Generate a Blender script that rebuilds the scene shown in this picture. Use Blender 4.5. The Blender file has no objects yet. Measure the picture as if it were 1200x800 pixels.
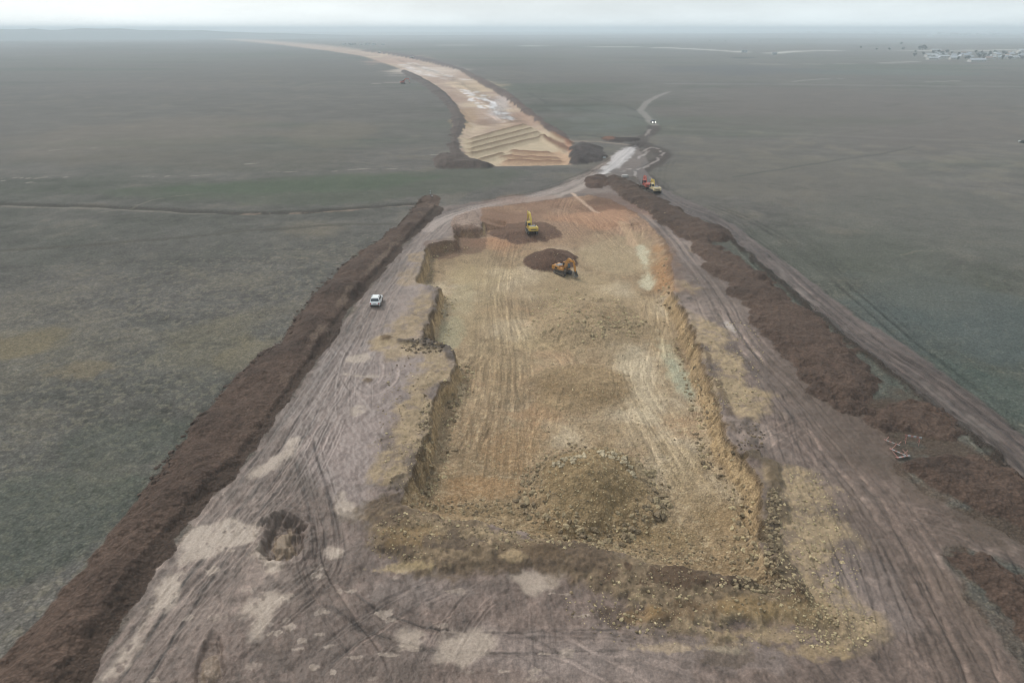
import bpy, bmesh, math, random
import numpy as np
from mathutils import Vector, Matrix

random.seed(7)
RNG = np.random.default_rng(11)
scene = bpy.context.scene
COLL = scene.collection

# ------------------------------------------------------------------ camera
CAM_H = 45.0
FPX = 800.0                       # focal length in photo pixels (photo 1200 px wide)
PITCH = math.atan(366.0 / FPX)
cam = bpy.data.cameras.new('camera')
cam_ob = bpy.data.objects.new('camera', cam)
COLL.objects.link(cam_ob)
cam_ob.location = (0, 0, CAM_H)
cam_ob.rotation_euler = (math.radians(90) - PITCH, 0, 0)
cam.sensor_width = 36.0
cam.lens = 24.0
cam.clip_start = 0.5
cam.clip_end = 60000
scene.camera = cam_ob
SP, CP = math.sin(PITCH), math.cos(PITCH)


def at(px, py, z=0.0):
    """point of the photograph -> point of the place at height z"""
    u = (px - 600.0) / FPX
    v = (py - 400.0) / FPX
    k = (CAM_H - z) / (SP + v * CP)
    return (u * k, k * (CP - v * SP))


def AT(pts, z=0.0):
    return np.array([at(p[0], p[1], z) for p in pts])


# ------------------------------------------------------------------ numpy noise
def _hash(ix, iy, seed):
    h = (ix.astype(np.int64) * 374761393 + iy.astype(np.int64) * 668265263 + seed * 974634777) & 0xFFFFFFFF
    h = ((h ^ (h >> 13)) * 1274126177) & 0xFFFFFFFF
    h = h ^ (h >> 16)
    return (h & 0xFFFFFF).astype(np.float32) / float(0xFFFFFF)


def vnoise(x, y, seed):
    ix = np.floor(x); iy = np.floor(y)
    fx = (x - ix).astype(np.float32); fy = (y - iy).astype(np.float32)
    fx = fx * fx * fx * (fx * (fx * 6 - 15) + 10)
    fy = fy * fy * fy * (fy * (fy * 6 - 15) + 10)
    a = _hash(ix, iy, seed); b = _hash(ix + 1, iy, seed)
    c = _hash(ix, iy + 1, seed); d = _hash(ix + 1, iy + 1, seed)
    return ((a + (b - a) * fx) * (1 - fy) + (c + (d - c) * fx) * fy) * 2 - 1


def fbm(x, y, wl, octv, seed, cell=None, gain=0.55):
    out = np.zeros(x.shape, np.float32); amp = 1.0; tot = 0.0
    ca, sa = math.cos(0.6), math.sin(0.6)
    X = x / wl; Y = y / wl; w = wl
    for k in range(octv):
        n = vnoise(X + 13.7 * k, Y - 7.1 * k, seed + 31 * k)
        if cell is not None:
            n = n * np.clip((w / cell - 1.2) / 1.5, 0, 1)
        out += amp * n; tot += amp; amp *= gain
        X, Y = (X * ca - Y * sa) * 2.03, (X * sa + Y * ca) * 2.03
        w /= 2.03
    return out * (1.6 / tot)


def worley(x, y, wl, seed):
    X = x / wl; Y = y / wl; ix = np.floor(X); iy = np.floor(Y); f = np.full(x.shape, 9.0)
    for i in (-1, 0, 1):
        for j in (-1, 0, 1):
            px_ = ix + i + _hash(ix + i, iy + j, seed); py_ = iy + j + _hash(ix + i, iy + j, seed + 9)
            f = np.minimum(f, (X - px_) ** 2 + (Y - py_) ** 2)
    return np.sqrt(f)


def sstep(a, b, x):
    t = np.clip((x - a) / (b - a), 0, 1)
    return t * t * (3 - 2 * t)


def L(r, g, b):
    f = lambda c: ((c / 255.0 + 0.055) / 1.055) ** 2.4 if c > 10 else c / 255.0 / 12.92
    return np.array([f(r), f(g), f(b)])


# ------------------------------------------------------------------ the terrain grid
daz = 0.0011
az_f = np.arange(-0.92, 0.92, daz)
az_c = np.arange(0.92, 2 * math.pi - 0.92, 0.05)[0:]
AZ = np.concatenate([az_f, az_c])
rs = [14.0]
while rs[-1] < 15000:
    r = rs[-1]
    d = 0.66 * (r * r + 2025.0) / 30735.0
    if r < 33: d = 0.25
    rs.append(r + d)
RS = np.array(rs)
NR, NA = len(RS), len(AZ)
GX = (RS[:, None] * np.sin(AZ)[None, :]).ravel()
GY = (RS[:, None] * np.cos(AZ)[None, :]).ravel()
GR = np.repeat(RS, NA)
dr = np.gradient(RS)
lat = np.where(np.arange(NA) < len(az_f), daz, 0.05)
CELL = np.sqrt(np.repeat(dr, NA) * (RS[:, None] * lat[None, :]).ravel())
DRC = np.repeat(dr, NA)
N = len(GX)
Z = np.zeros(N, np.float32)
COL = np.zeros((N, 3), np.float32)
ROU = np.full(N, 0.95, np.float32)
ZONE = np.zeros(N, np.int16)
print('grid', NR, NA, N)


def box(pts, m):
    lo = pts.min(0) - m; hi = pts.max(0) + m
    return np.nonzero((GX > lo[0]) & (GX < hi[0]) & (GY > lo[1]) & (GY < hi[1]))[0]


def smooth(pts, n=6, closed=False):
    P = np.asarray(pts, float); out = []
    m = len(P)
    rng = range(m) if closed else range(m - 1)
    for i in rng:
        p1, p2 = P[i], P[(i + 1) % m]
        p0 = P[i - 1] if (closed or i > 0) else 2 * p1 - p2
        p3 = P[(i + 2) % m] if (closed or i + 2 < m) else 2 * p2 - p1
        for k in range(n):
            t = k / n
            out.append(0.5 * ((2 * p1) + (p2 - p0) * t + (2 * p0 - 5 * p1 + 4 * p2 - p3) * t * t + (3 * p1 - p0 - 3 * p2 + p3) * t ** 3))
    if not closed: out.append(P[-1])
    return np.array(out)


def linedist(x, y, pts):
    best = np.full(x.shape, 1e18); S = np.zeros(x.shape); T = np.zeros(x.shape); s0 = 0.0
    for i in range(len(pts) - 1):
        a, b = pts[i], pts[i + 1]
        dx, dy = b - a; ln2 = dx * dx + dy * dy
        if ln2 < 1e-9: continue
        ln = math.sqrt(ln2)
        u = np.clip(((x - a[0]) * dx + (y - a[1]) * dy) / ln2, 0, 1)
        ex = x - a[0] - u * dx; ey = y - a[1] - u * dy
        dd = ex * ex + ey * ey
        m = dd < best
        best = np.where(m, dd, best)
        S = np.where(m, s0 + u * ln, S)
        T = np.where(m, np.sqrt(dd) * np.sign(ex * dy - ey * dx), T)   # + is to the right of travel
        s0 += ln
    return S, T, s0


def polysd(pts, margin):
    """indices near a polygon and signed distance to its outline (inside is positive)"""
    I = box(pts, margin); x = GX[I]; y = GY[I]
    best = np.full(x.shape, 1e18); ins = np.zeros(x.shape, bool)
    n = len(pts)
    for i in range(n):
        a, b = pts[i], pts[(i + 1) % n]
        dx, dy = b - a; ln2 = dx * dx + dy * dy
        if ln2 < 1e-12: continue
        u = np.clip(((x - a[0]) * dx + (y - a[1]) * dy) / ln2, 0, 1)
        dd = (x - a[0] - u * dx) ** 2 + (y - a[1] - u * dy) ** 2
        best = np.minimum(best, dd)
        c = ((a[1] > y) != (b[1] > y))
        if abs(dy) > 1e-12:
            ins ^= c & (x < a[0] + (y - a[1]) * dx / dy)
    d = np.sqrt(best)
    return I, np.where(ins, d, -d)


def paint(I, m, c, k=1.0):
    m = (np.clip(m, 0, 1) * k)[:, None].astype(np.float32)
    COL[I] += (np.asarray(c, np.float32)[None, :] - COL[I]) * m


def rough(I, m, v):
    ROU[I] += (v - ROU[I]) * np.clip(m, 0, 1)


def nz(I, wl, octv, seed):
    return fbm(GX[I], GY[I], wl, octv, seed, CELL[I])


def patch(pts, c, k=1.0, edge=1.0, na=1.0, wl=4.0, z=0.0, rv=None, seed=None, sm=True, dz=0.0):
    P = AT(pts, z)
    if sm: P = smooth(P, 4, True)
    I, sd = polysd(P, edge * 3 + na * 2)
    seed = seed if seed is not None else int(P[0, 0] * 17 + P[0, 1] * 5) % 9999
    m = sstep(-edge, edge, sd + na * nz(I, wl, 4, seed))
    paint(I, m, c, k)
    if rv is not None: rough(I, m * k, rv)
    if dz: Z[I] += (dz * m).astype(np.float32)
    return I, m


def blob(px, py, rx, ry, c, k=1.0, z=0.0, rv=None, seed=0, soft=True):
    """a soft irregular stain, radii in photo pixels"""
    cx, cy = at(px, py, z)
    ex = abs(at(px + rx, py, z)[0] - cx); ey = 0.5 * abs(at(px, py - ry, z)[1] - at(px, py + ry, z)[1])
    P = np.array([[cx - ex * 1.6, cy - ey * 1.6], [cx + ex * 1.6, cy + ey * 1.6]])
    I = box(P, 0.1)
    d = np.sqrt(((GX[I] - cx) / ex) ** 2 + ((GY[I] - cy) / ey) ** 2)
    w = max(min(ex, ey) * 0.8, 0.4)
    d = d + (0.42 if soft else 0.62) * nz(I, w, 6, seed + int(px * 3 + py * 7))
    if not soft: d = d + 0.30 * fbm(GX[I] + 0.25 * GY[I], (GY[I] - 0.25 * GX[I]) * 0.22, 0.7, 4, seed + 3, CELL[I])
    m = sstep(1.25, 0.55, d) if soft else sstep(1.08, 0.82, d)
    paint(I, m, c, k)
    if rv is not None: rough(I, m * k, rv)


def stroke(pts, width, c, k=1.0, na=0.3, wl=3.0, z=0.0, seed=1, broken=0.0, dz=0.0, soft=0.5, rv=None):
    """a band along a line; width in metres"""
    P = smooth(AT(pts, z), 6)
    I = box(P, width * 2 + 3)
    x, y = GX[I], GY[I]
    s, t, ln = linedist(x, y, P)
    w = np.maximum(width * 0.5, DRC[I] * 0.30)
    k2 = k * np.clip(width * 0.5 / w, 0.55, 1)
    tt = np.abs(t + na * width * nz(I, wl * 2, 3, seed))
    m = sstep(w * (1 + soft), w * (1 - soft), tt) * k2
    if broken: m = m * sstep(broken - 0.35, broken + 0.25, fbm(s, t, wl, 4, seed + 5))
    paint(I, m, c)
    if rv is not None: rough(I, m, rv)
    if dz: Z[I] += (dz * m).astype(np.float32)


def tracks(pts, n, spread, z=0.0, seed=1, gauge=1.9, w=0.24, amp=0.32, depth=0.07, wander=0.8, bias=0.0, streak=0.18, px=True, ends=12.0, twin=True):
    """wheel and crawler tracks running along a line: darker and lighter ruts with a little relief"""
    P = smooth(AT(pts, z) if px else np.asarray(pts, float), 8)
    I = box(P, spread + 3)
    x, y = GX[I], GY[I]
    s, t, ln = linedist(x, y, P)
    near = np.abs(t) < spread + gauge + 1.5
    I = I[near]; s = s[near]; t = t[near]
    if len(I) == 0: return
    rg = np.random.default_rng(seed)
    mul = np.ones(len(I), np.float32); dz = np.zeros(len(I), np.float32)
    endm = sstep(0, ends, s) * sstep(ln, ln - ends, s) if ends > 0 else np.ones(len(I))
    cl = np.maximum(CELL[I], 0.02)
    for k in range(n):
        t0 = rg.uniform(-spread, spread); ph = rg.uniform(0, 1000)
        a = rg.normal(bias, amp); g = gauge * rg.uniform(0.8, 1.35)
        off = t0 + wander * 1.3 * vnoise(s / 38.0 + ph, s * 0 + k, seed) + 0.12 * wander * vnoise(s / 9.0 + ph, s * 0 + k, seed + 1)
        on = sstep(-0.5, 0.0, vnoise(s / 40.0 + ph * 3, s * 0 + 7.5 * k, seed + 2)) * endm
        brk = 0.7 + 0.5 * vnoise(s / 0.9 + ph, s * 0 + k, seed + 3) + 0.3 * vnoise(s / 4.0 + ph, s * 0 + k, seed + 4)
        ww = w * rg.uniform(0.7, 1.3)
        we = np.maximum(ww, 0.55 * cl); f = ww / we
        for sd in ((-0.5, 0.5) if twin else (0,)):
            gss = np.exp(-((t - off - sd * g) / we) ** 2) * on * brk * f
            mul *= (1 + np.clip(a, -0.5, 0.6) * gss).astype(np.float32)
            dz -= (depth * gss).astype(np.float32)
            e1 = np.exp(-((t - off - sd * g - 1.5 * ww) / (0.5 * we)) ** 2) * on * f
            dz += (depth * 0.6 * e1).astype(np.float32)
            mul *= (1 - 0.10 * e1).astype(np.float32)
    if streak:
        edge = sstep(spread + gauge * 0.5 + 1.0, spread * 0.6, np.abs(t)) * endm
        sn = fbm(s / 7.0 + 0.3 * t, t / 0.32, 1.0, 5, seed + 77, gain=0.7) * np.clip(0.5 / cl, 0.25, 1)
        mul *= (1 + streak * sn * edge).astype(np.float32)
        dz += (0.015 * sn * edge).astype(np.float32)
    COL[I] *= mul[:, None]; Z[I] += dz


# ------------------------------------------------------------------ 1. grass plain
n1 = fbm(GX, GY, 260.0, 5, 3, CELL)
n2 = fbm(GX * 0.35, GY, 90.0, 5, 4, CELL)
n3 = fbm(GX, GY, 9.0, 5, 5, CELL)
n4 = fbm(GX, GY, 1.6, 4, 6, CELL)
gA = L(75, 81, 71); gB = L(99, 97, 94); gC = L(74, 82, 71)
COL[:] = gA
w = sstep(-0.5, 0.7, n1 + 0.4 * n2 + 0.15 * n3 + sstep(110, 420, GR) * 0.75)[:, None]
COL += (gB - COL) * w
w = (sstep(0.1, 0.9, n2 - 0.2 * n1) * 0.6)[:, None]
COL += (gC - COL) * w
n5 = fbm(GX + 0.6 * GY, (GY - 0.6 * GX) * 0.5, 0.55, 3, 7, CELL)
n6 = fbm(GX * 0.3, GY, 5.0, 4, 8, CELL)
COL *= (1 + 0.09 * n3 + 0.15 * n4 + 0.10 * n2 + 0.16 * n5 + 0.10 * n6)[:, None]
tuft = sstep(0.45, 0.7, fbm(GX, GY, 0.8, 3, 14, CELL) + 0.35 * n3)[:, None]
COL += (L(58, 62, 56) - COL) * tuft * 0.28
straw = sstep(0.5, 0.75, fbm(GX, GY, 0.7, 3, 15, CELL) + 0.4 * n1)[:, None]
COL += (L(150, 144, 126) - COL) * straw * 0.22
dry = sstep(0.35, 1.0, n3 * 0.7 + n1 * 0.6)[:, None] * 0.28
COL += (L(122, 116, 102) - COL) * dry
COL *= (1 + 0.16 * sstep(20, 160, GX))[:, None]
# slow swell of the steppe, rising far away
far = sstep(600, 5000, GR)
Z += (0.10 * n3 + 0.10 * n4 + 0.05 * n5 + far * 7.0 * fbm(GX * 0.5, GY, 1400.0, 3, 9, CELL)).astype(np.float32)
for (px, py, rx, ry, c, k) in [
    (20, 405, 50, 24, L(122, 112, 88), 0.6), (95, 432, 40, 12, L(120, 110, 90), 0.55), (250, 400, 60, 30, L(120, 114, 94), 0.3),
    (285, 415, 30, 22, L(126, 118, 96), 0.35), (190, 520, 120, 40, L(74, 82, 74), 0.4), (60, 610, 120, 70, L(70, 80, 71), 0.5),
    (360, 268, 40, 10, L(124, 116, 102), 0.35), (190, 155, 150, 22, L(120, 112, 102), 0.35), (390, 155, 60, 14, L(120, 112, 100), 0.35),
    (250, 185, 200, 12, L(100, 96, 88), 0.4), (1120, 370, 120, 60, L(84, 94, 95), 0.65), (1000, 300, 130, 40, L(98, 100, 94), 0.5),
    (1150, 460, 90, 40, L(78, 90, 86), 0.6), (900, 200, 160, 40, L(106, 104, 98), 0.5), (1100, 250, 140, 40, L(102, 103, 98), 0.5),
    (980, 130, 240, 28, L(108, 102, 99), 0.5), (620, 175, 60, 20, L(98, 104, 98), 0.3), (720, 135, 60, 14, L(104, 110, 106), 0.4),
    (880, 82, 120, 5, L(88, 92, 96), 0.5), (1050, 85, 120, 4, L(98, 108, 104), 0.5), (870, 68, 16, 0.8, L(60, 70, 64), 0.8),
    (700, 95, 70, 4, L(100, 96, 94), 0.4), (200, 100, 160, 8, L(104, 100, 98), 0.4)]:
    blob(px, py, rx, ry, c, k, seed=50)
patch([(0, 222), (120, 222), (250, 214), (400, 205), (520, 198), (580, 199), (610, 203), (590, 214), (550, 222), (500, 228), (430, 236), (300, 238), (150, 232)],
      L(80, 88, 74), 0.5, edge=4, na=5, wl=14)
patch([(150, 222), (300, 212), (440, 206), (520, 203), (510, 212), (420, 222), (300, 226)], L(72, 88, 68), 0.45, edge=4, na=5, wl=14)
# bare stony line, ditch, faint field tracks
for k, (pts) in enumerate([[(0, 209), (90, 207), (140, 206)], [(155, 207), (215, 206), (270, 204), (345, 201)], [(380, 201), (430, 198), (470, 197)],
                           [(60, 176), (150, 172)], [(280, 193), (300, 192)], [(450, 186), (520, 181)], [(0, 212), (40, 214)]]):
    stroke(pts, 1.0, L(160, 155, 148), 0.6, na=1.0, wl=4, seed=60 + k, broken=0.25)
stroke([(-60, 238), (40, 240), (110, 242), (190, 246), (250, 248), (330, 248), (400, 245), (490, 238)], 3.2, L(66, 62, 58), 0.75, na=0.4, wl=9, seed=71, dz=-0.5)
stroke([(-60, 240.5), (40, 242.5), (110, 244.5), (190, 248.5), (250, 250.5)], 1.6, L(132, 128, 118), 0.5, na=0.6, wl=6, seed=72)
stroke([(260, 249), (330, 249), (400, 246.5), (450, 242), (490, 239.5)], 1.6, L(150, 132, 118), 0.6, na=0.8, wl=4, seed=73, broken=0.1)
stroke([(-60, 298), (0, 294), (150, 283), (300, 270), (400, 264), (460, 262)], 2.2, L(76, 74, 66), 0.55, na=0.4, wl=8, seed=74)
stroke([(860, 207), (930, 196), (1000, 185), (1040, 179), (1070, 172)], 1.8, L(80, 82, 78), 0.55, na=0.4, wl=7, seed=75)
for k, (pts, wd, c, a) in enumerate([
        ([(790, 151), (900, 155), (1000, 160), (1100, 164), (1230, 170)], 5, L(130, 128, 124), 0.22),
        ([(790, 98), (900, 99), (1000, 100), (1210, 102)], 14, L(136, 134, 132), 0.4),
        ([(760, 96), (830, 97), (900, 98)], 16, L(92, 92, 96), 0.4),
        ([(620, 54), (700, 54.6), (780, 56), (850, 59.5), (872, 61.5)], 22, L(225, 225, 220), 0.75),
        ([(903, 62.5), (940, 60), (990, 59.2), (1100, 59.8), (1230, 58.2)], 22, L(225, 225, 220), 0.75),
        ([(525, 53), (600, 53.5)], 20, L(210, 210, 205), 0.5), ([(660, 62), (760, 64)], 26, L(108, 112, 112), 0.5),
        ([(930, 95.5), (960, 93), (985, 92.5)], 4, L(170, 170, 168), 0.6), ([(870, 74.5), (905, 75.5), (1000, 75)], 10, L(175, 175, 172), 0.4),
        ([(1090, 96), (1120, 95)], 4, L(190, 190, 186), 0.5), ([(1040, 74), (1070, 72.5)], 9, L(200, 200, 196), 0.6),
        ([(0, 65), (120, 64), (200, 62)], 16, L(132, 128, 126), 0.5), ([(0, 97), (200, 96), (400, 98)], 7, L(82, 80, 82), 0.4),
        ([(0, 48), (150, 47.5), (200, 47)], 40, L(140, 140, 140), 0.5),
        ([(440, 98), (455, 97), (472, 96.5)], 3, L(180, 170, 164), 0.7), ([(430, 103.5), (465, 103)], 4, L(78, 74, 76), 0.6)]):
    stroke(pts, wd, c, a, na=0.3, wl=wd * 3, seed=80 + k)
for k, pts in enumerate([[(614, 102), (625, 112), (650, 122), (690, 130), (735, 135), (757, 140)], [(655, 106), (690, 115), (730, 124), (755, 134)],
                         [(560, 84), (600, 97), (640, 106)], [(735, 168), (700, 160), (660, 158)], [(640, 130), (640, 100), (700, 97)]]):
    stroke(pts, 3.0, L(74, 76, 74), 0.6, na=0.4, wl=10, seed=110 + k, broken=-0.1)
for (px, py, rx, ry) in [(690, 152, 22, 4), (675, 140, 14, 3), (720, 148, 16, 3), (660, 128, 16, 3)]:
    blob(px, py, rx, ry, L(112, 116, 116), 0.3, seed=120)
for k_ in range(26):
    sg = -1 if k_ % 2 else 1
    x0 = 600 + sg * RNG.uniform(260, 560); y0 = RNG.uniform(230, 640)
    if (sg < 0 and x0 > 560 - (y0 - 230) * 1.0) or (sg > 0 and y0 > 240 + (x0 - 800) * 0.55): y0 = RNG.uniform(100, 215)
    a_ = RNG.uniform(-0.5, 0.5); L_ = RNG.uniform(60, 220)
    stroke([(x0 + L_ * u_ * math.cos(a_), y0 + 0.35 * L_ * u_ * math.sin(a_) + RNG.normal(0, 1.5)) for u_ in (0, 0.3, 0.6, 1.0)], RNG.uniform(0.4, 0.9),
           L(70, 72, 66) if k_ % 3 else L(130, 126, 114), 0.38, na=0.8, wl=6, seed=800 + k_, broken=-0.05)
# side tracks worn in the grass beside the right dirt road
tracks([(830, 236), (900, 266), (960, 308), (1010, 350), (1060, 392), (1110, 430), (1210, 505)], 6, 1.8, seed=121, amp=0.05, bias=-0.13, depth=0.05, wander=0.5, streak=0.05)
tracks([(930, 268), (990, 318), (1060, 378), (1110, 420)], 3, 1.0, seed=122, amp=0.05, bias=-0.12, depth=0.04, streak=0)
tracks([(800, 232), (850, 236), (900, 255)], 3, 1.4, seed=123, amp=0.05, bias=-0.12, depth=0.03, streak=0)
tracks([(785, 185), (780, 200), (778, 230)], 3, 3.0, seed=124, amp=0.05, bias=-0.12, depth=0.03, streak=0)

# ------------------------------------------------------------------ 2. muddy working ground
MUD = [(90, 800), (140, 728), (200, 640), (250, 578), (310, 512), (390, 396), (425, 346), (452, 315), (480, 284), (505, 258), (515, 243),
       (560, 236), (620, 228), (660, 217), (690, 206), (730, 176), (745, 170), (760, 190), (745, 206), (722, 214), (770, 245), (800, 270), (835, 290), (870, 330),
       (905, 380), (950, 440), (1000, 478), (1040, 500), (1050, 525), (1048, 548), (1075, 575), (1135, 604), (1200, 640), (1270, 668), (1270, 690), (1190, 662), (1118, 642),
       (1110, 650), (1130, 700), (1180, 760), (1240, 850), (1400, 1100), (1400, 1400), (-700, 1400), (-300, 1100), (20, 880)]
Pm = AT(MUD)
Im, sdm = polysd(Pm, 6)
xm, ym = GX[Im], GY[Im]
mm = sstep(-0.7, 0.7, sdm + 0.9 * nz(Im, 3.5, 5, 200))
a1 = nz(Im, 14.0, 5, 201); a2 = nz(Im, 4.0, 5, 202); a3 = nz(Im, 0.9, 3, 203)
c = np.tile(L(108, 94, 87), (len(Im), 1))
c += (L(136, 122, 114) - c) * sstep(-0.05, 0.75, a1 + 0.5 * a2)[:, None] * 0.7
c += (L(86, 74, 67) - c) * sstep(0.0, 0.5, -a1 * 0.5 + a2 * 0.8)[:, None] * 0.6
a4 = fbm(xm + 0.2 * ym, (ym - 0.2 * xm) * 0.3, 1.1, 5, 204, CELL[Im]); a5 = nz(Im, 0.55, 3, 205)
c += (L(78, 67, 60) - c) * (sstep(0.22, 0.5, a5) * sstep(-0.25, 0.35, nz(Im, 6.0, 4, 206)))[:, None] * 0.6
a6 = fbm(xm + 0.2 * ym, (ym - 0.2 * xm) * 0.4, 0.32, 3, 207, CELL[Im])
c *= (1 + 0.16 * a3 + 0.06 * a2 + 0.20 * a4 + 0.22 * a6)[:, None]
COL[Im] += ((c - COL[Im]) * mm[:, None]).astype(np.float32)
rough(Im, mm, 0.62)
Z[Im] += (mm * (0.16 * a1 * 0.6 + 0.10 * a2 + 0.04 * a3 + 0.05 * np.maximum(a5, 0) + 0.015 * a6)).astype(np.float32)
MUDM = np.zeros(N, np.float32); MUDM[Im] = mm
# smoother, paler mauve flat left of the pit
patch([(395, 405), (440, 400), (490, 412), (500, 440), (470, 480), (440, 540), (425, 600), (370, 560), (350, 540), (345, 500), (360, 450)], L(138, 125, 121), 0.65, edge=1.5, na=1.5, wl=5, rv=0.5)
patch([(450, 330), (490, 320), (500, 330), (480, 372), (440, 400), (410, 402), (420, 375)], L(150, 137, 131), 0.5, edge=1.5, na=1.5, wl=5)
patch([(505, 258), (540, 248), (560, 246), (540, 262), (505, 285), (485, 330), (470, 330), (485, 290)], L(150, 136, 130), 0.55, edge=1.5, na=1.2, wl=5)
for (px, py, rx, ry) in [(600, 760, 130, 30), (500, 690, 70, 18), (720, 780, 120, 30), (880, 600 + 170, 60, 20), (1010, 690, 50, 50)]:
    blob(px, py, rx, ry, L(138, 126, 121), 0.5, seed=130)
for (px, py, rx, ry) in [(430, 720, 60, 40), (380, 770, 60, 30), (470, 780, 40, 20), (350, 560, 30, 20), (420, 650, 20, 20), (560, 690, 50, 8), (950, 600, 40, 30), (1000, 640, 40, 30), (840, 770, 50, 14)]:
    blob(px, py, rx, ry, L(92, 81, 75), 0.5, seed=131, soft=False)
# haul road on the left: streaked with tracks all along
HL = [(60, 900), (150, 780), (205, 700), (262, 620), (318, 545), (352, 498), (385, 448), (412, 404), (440, 352), (466, 315), (495, 280), (525, 256), (575, 240), (640, 228), (690, 208), (735, 178)]
stroke(HL, 8.0, L(112, 100, 94), 0.5, na=0.12, wl=6, seed=240, soft=0.6)
tracks(HL, 12, 4.0, seed=241, amp=0.30, w=0.16, depth=0.03, wander=1.0, streak=0.11, ends=4)
tracks(HL, 5, 3.2, seed=244, amp=0.22, w=0.45, depth=0.04, wander=1.2, streak=0.0, ends=4)
stroke([(500, 268), (545, 248), (620, 231), (665, 217), (700, 200), (735, 178)], 5.0, L(158, 146, 140), 0.55, na=0.2, wl=6, seed=242)
tracks([(500, 262), (545, 246), (620, 230), (665, 216), (700, 200), (735, 178)], 8, 2.4, seed=243, amp=0.25, streak=0.3)
# sliding truck tracks across the left flat and the turning area in front
TL = [([(350, 500), (352, 535), (362, 575), (371, 620), (370, 660), (345, 690), (300, 730), (250, 800)], 6, 2.0, -0.28),
      ([(362, 575), (372, 620), (380, 665), (410, 715), (450, 770), (470, 830)], 6, 2.2, -0.22),
      ([(300, 660), (303, 620), (325, 602), (350, 612), (356, 640), (345, 668), (318, 676), (300, 660)], 5, 0.7, -0.2),
      ([(340, 690), (400, 690), (450, 720), (520, 740), (620, 745), (740, 750), (860, 780)], 7, 2.6, -0.12),
      ([(240, 800), (330, 700), (420, 640), (480, 655), (560, 668)], 5, 1.5, -0.2),
      ([(120, 820), (200, 730), (280, 640), (350, 560), (390, 480)], 10, 2.2, 0.1),
      ([(350, 830), (420, 760), (520, 700), (600, 690)], 6, 2.0, -0.2), ([(500, 840), (520, 770), (570, 700), (630, 680)], 6, 2.2, 0.12),
      ([(628, 690), (632, 740), (640, 840)], 8, 1.8, -0.15), ([(560, 700), (700, 770), (820, 840)], 5, 2.0, -0.12),
      ([(395, 470), (400, 520), (405, 560)], 2, 0.5, -0.22), ([(412, 500), (412, 450), (420, 410), (445, 390)], 3, 1.4, -0.2),
      ([(400, 425), (425, 460), (455, 450), (460, 425), (440, 410)], 3, 0.6, -0.15), ([(380, 440), (405, 405), (440, 400), (470, 412)], 4, 1.2, -0.15),
      ([(395, 400), (425, 380), (450, 350), (470, 330), (480, 300)], 8, 1.6, -0.1), ([(340, 560), (390, 570), (430, 600)], 4, 1.5, -0.25),
      ([(250, 770), (240, 790), (270, 800), (275, 770), (255, 765)], 3, 0.6, -0.2)]
for k, (pts, n, sp, bi) in enumerate(TL):
    tracks(pts, n, sp, seed=250 + k, amp=0.20, bias=bi * 0.4, w=0.15, depth=0.04, wander=0.7, streak=0.10, ends=8)
# slick wet clay patches
WET = L(160, 147, 135)
for k, pts in enumerate([[(222, 622), (262, 612), (301, 614), (300, 634), (262, 646), (232, 652), (205, 668)], [(292, 703), (330, 694), (336, 700), (318, 716), (306, 742), (293, 746), (300, 724), (284, 716)],
                         [(300, 640), (312, 645), (322, 658), (330, 664), (316, 668), (304, 656)], [(505, 752), (545, 738), (578, 740), (570, 760), (545, 786), (528, 776), (508, 774)],
                         [(600, 672), (640, 664), (656, 668), (652, 684), (618, 690)], [(185, 690), (215, 676), (205, 706), (178, 730), (150, 780), (118, 800), (112, 800), (150, 745)],
                         [(468, 742), (492, 738), (492, 750), (474, 752)], [(400, 572), (412, 590), (425, 604), (414, 606), (398, 596)], [(408, 418), (432, 412), (430, 424), (410, 424)],
                         [(405, 438), (430, 438), (470, 441), (430, 443), (408, 442)], [(338, 518), (348, 514), (342, 534), (330, 540)], [(412, 478), (422, 476), (424, 482), (414, 484)],
                         [(310, 540), (330, 528), (322, 545), (300, 560), (285, 572), (290, 558)], [(390, 640), (400, 644), (396, 652), (388, 650)]]):
    I, m = patch(pts, WET * 0.97, 0.0, edge=0.5, na=0.7, wl=2.2, seed=210 + k)
    m = m * sstep(-0.5, 0.1, fbm(GX[I] + GY[I] * 0.55, GY[I] - GX[I] * 0.5, 1.0, 3, 230 + k, CELL[I]) + 0.62)
    paint(I, m, WET, 0.8); rough(I, m, 0.55); Z[I] += (m * (-0.04 - 0.6 * (Z[I] - Z[I].mean()))).astype(np.float32)
for q in range(70):                                            # little smears of wet clay on the turning area
    px, py = RNG.uniform(110, 700), RNG.uniform(640, 800)
    if px < 95 + (800 - py) * 0.75 + 40: continue
    blob(px, py, RNG.uniform(3, 13), RNG.uniform(1.5, 5), WET, RNG.uniform(0.2, 0.6), rv=0.5, seed=300 + q, soft=False)
for q in range(60):
    px, py = RNG.uniform(250, 480), RNG.uniform(500, 800)
    blob(px, py, RNG.uniform(3, 14), RNG.uniform(2, 6), L(82, 71, 64), RNG.uniform(0.3, 0.6), seed=400 + q, soft=False)

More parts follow.
